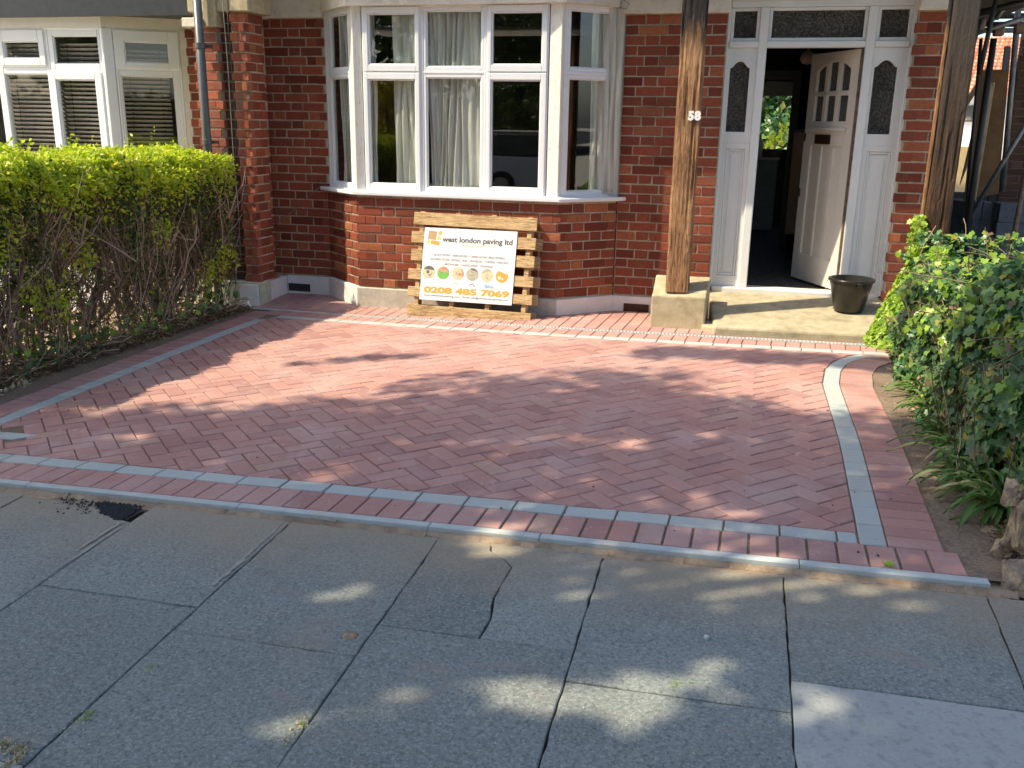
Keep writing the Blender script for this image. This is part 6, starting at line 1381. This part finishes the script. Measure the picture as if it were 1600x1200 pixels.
# plane tree on the footway to the left, behind the camera: its crown shades the street
tr = empty('street_tree', (-8.2, -1.0, -.3), 'large street tree whose crown shades the footway and the front of the drive', 'tree')
mb = MB(); mb.tube([(-8.2, -1.0, -.4), (-8.1, -.95, 2.0), (-8.0, -.9, 4.2), (-7.8, -.8, 6.0)], [.30, .25, .22, .14], 14)
cs = []
R_ = np.random.default_rng(77)
def shade_pt(gx, gy, h): k = (h - gz(gx, gy)) / SUN[2]; return np.array([gx, gy, gz(gx, gy)]) + SUN * k
def edge_y(x): return float(np.interp(x, [-9, -4.4, -3.5, -3.0, -2.4, -1.5, -.6, 0, 1.0, 3, 6], SH_EDGE))
SH_EDGE = [5.0, 5.15, 5.2, 5.42, 5.95, 6.6, 6.8, 6.30, 6.22, 6.05, 6.0]
while len(cs) < 560:
    gx, gy = R_.uniform(-7.0, 4.5), R_.uniform(-0.6, 7.2); h = R_.uniform(5.6, 8.8); rc = R_.uniform(.32, .62)
    if gy > edge_y(gx) - rc * 1.2 - .14: continue
    p = shade_pt(gx, gy, h); cs.append((*p, rc))
for c in cs[::9]: mb.tube([(-7.9, -.85, 5.0 + R_.random()), ((c[0] - 7.9) / 2, (c[1] - .85) / 2, c[2] * .5 + 3.2), tuple(c[:3])], [.09, .05, .012], 5)
mb.build('trunk', 'bark', tr, smooth=True)
HOLES = [(px_, py_, PZ, r_) for px_, py_, r_ in [(770, 850, .075), (1165, 900, .08), (1200, 903, .06), (905, 930, .06), (545, 918, .055), (640, 1055, .08), (775, 1070, .06), (868, 1080, .06), (955, 1085, .07), (985, 1100, .06), (1010, 1118, .07), (915, 1100, .05), (970, 1142, .06), (1100, 1055, .07), (240, 1045, .055), (215, 1090, .05), (195, 1102, .05), (1265, 1105, .055), (560, 1112, .045), (1290, 915, .045), (1385, 935, .045), (420, 1135, .04)]] + [(px_, py_, 0, r_) for px_, py_, r_ in
    [(210, 685, .045), (340, 725, .04), (640, 693, .045), (505, 745, .04), (990, 700, .05), (1015, 690, .035), (1120, 678, .05), (870, 612, .03), (1290, 640, .035)]]
hp_ = [(np.array(gp(*h[:3])), h[3]) for h in HOLES]
def crown_sun(cs, n, size, mat, name, parent, sq):
    cs = np.array(cs); w_ = cs[:, 3] ** 2; i = rng.choice(len(cs), n, p=w_ / w_.sum()); d = norm(rng.normal(size=(n, 3))); r = cs[i, 3] * rng.random(n) ** .33
    P = cs[i, :3] + d * r[:, None] * [1, 1, sq]; keep = np.ones(n, bool)      # small gaps where the sun comes through
    for h, hr in hp_:
        for oy in (-.05, .045):
            o = h + np.array([rng.normal() * .03, oy * hr / .06 + rng.normal() * .012, 0]); q = P - o; t = q @ SUN; dd = np.linalg.norm(q - t[:, None] * SUN, axis=1); keep &= dd > hr * rng.uniform(.6, .95) + .038
    P, d = P[keep], d[keep]; V, F = leaves(P, d + [0, 0, .3], uni(len(P), *size), DIAM, .8); return np_mesh(name, V, F, mat, parent, kind='stuff')
crown_sun(cs, 150000, (.08, .15), 'leaf_tree', 'crown', tr, .7)
cs2 = []
for _ in range(34):
    gx = R_.uniform(-.75, 1.4); cs2.append((*shade_pt(gx, R_.uniform(6.86, 7.16) + .05 * max(0, -gx), 6.6 + R_.random()), R_.uniform(.10, .17)))
for gx, gy in [(-2.75, 6.35), (-2.95, 6.2), (-3.2, 6.05), (-2.5, 6.45)]: cs2.append((*shade_pt(gx, gy, 7), R_.uniform(.07, .13)))
crown(cs2, 3800, (.06, .11), 'leaf_tree', 'outer_branch', tr, .6)
# parked car across the road, mirrored in the bay
q = mir(757, 223, -4.4); cxr = q[0]
car = empty('parked_car', (cxr + 2.0, -4.4, -.12), 'silver white parked car across the road mirrored in the bay window', 'car')
def carprof(s): return [(x * 1.0, z) for x, z in s]
mb = MB(); body = [(-.2, .25), (4.05, .25), (4.15, .55), (4.05, .80), (2.95, .93), (-.1, .95), (-.25, .6)]; mb.prism([(cxr + x, -5.25, z - .12) for x, z in body], (0, 1.7, 0)); mb.build('body', 'car_paint', car, bevel=.06, seg=3)
mb = MB(); cab_ = [(-.05, .95), (2.95, .93), (2.2, 1.38), (1.8, 1.45), (.25, 1.45)]; mb.prism([(cxr + x, -5.12, z - .12) for x, z in cab_], (0, 1.44, 0)); mb.build('cabin', 'obscure_glass', car, bevel=.05, seg=2)
mb = MB(); mb.prism([(cxr + .2, -5.08, 1.335), (cxr + 1.85, -5.08, 1.335), (cxr + 1.75, -5.08, 1.375), (cxr + .3, -5.08, 1.375)], (0, 1.36, 0)); mb.build('roof', 'car_paint', car, bevel=.015)
for x in (.65, 3.25):
    for y in (-5.18, -3.66):
        mb = MB(); n = 20; mb.prism([(cxr + x + .31 * math.cos(2 * math.pi * k / n), y, .19 + .31 * math.sin(2 * math.pi * k / n)) for k in range(n)], (0, .18, 0)); wh = mb.build('wheel', 'tyre', car, bevel=.02)
        mb = MB(); mb.prism([(cxr + x + .18 * math.cos(2 * math.pi * k / n), y + .178, .19 + .18 * math.sin(2 * math.pi * k / n)) for k in range(n)], (0, .012, 0)); under(mb.build('rim', 'steel'), wh)
mb = MB(); mb.box(cxr - .27, cxr - .2, -5.1, -4.85, .5, .62); mb.box(cxr - .27, cxr - .2, -4.0, -3.75, .5, .62); mb.build('tail_light', 'brass', car)
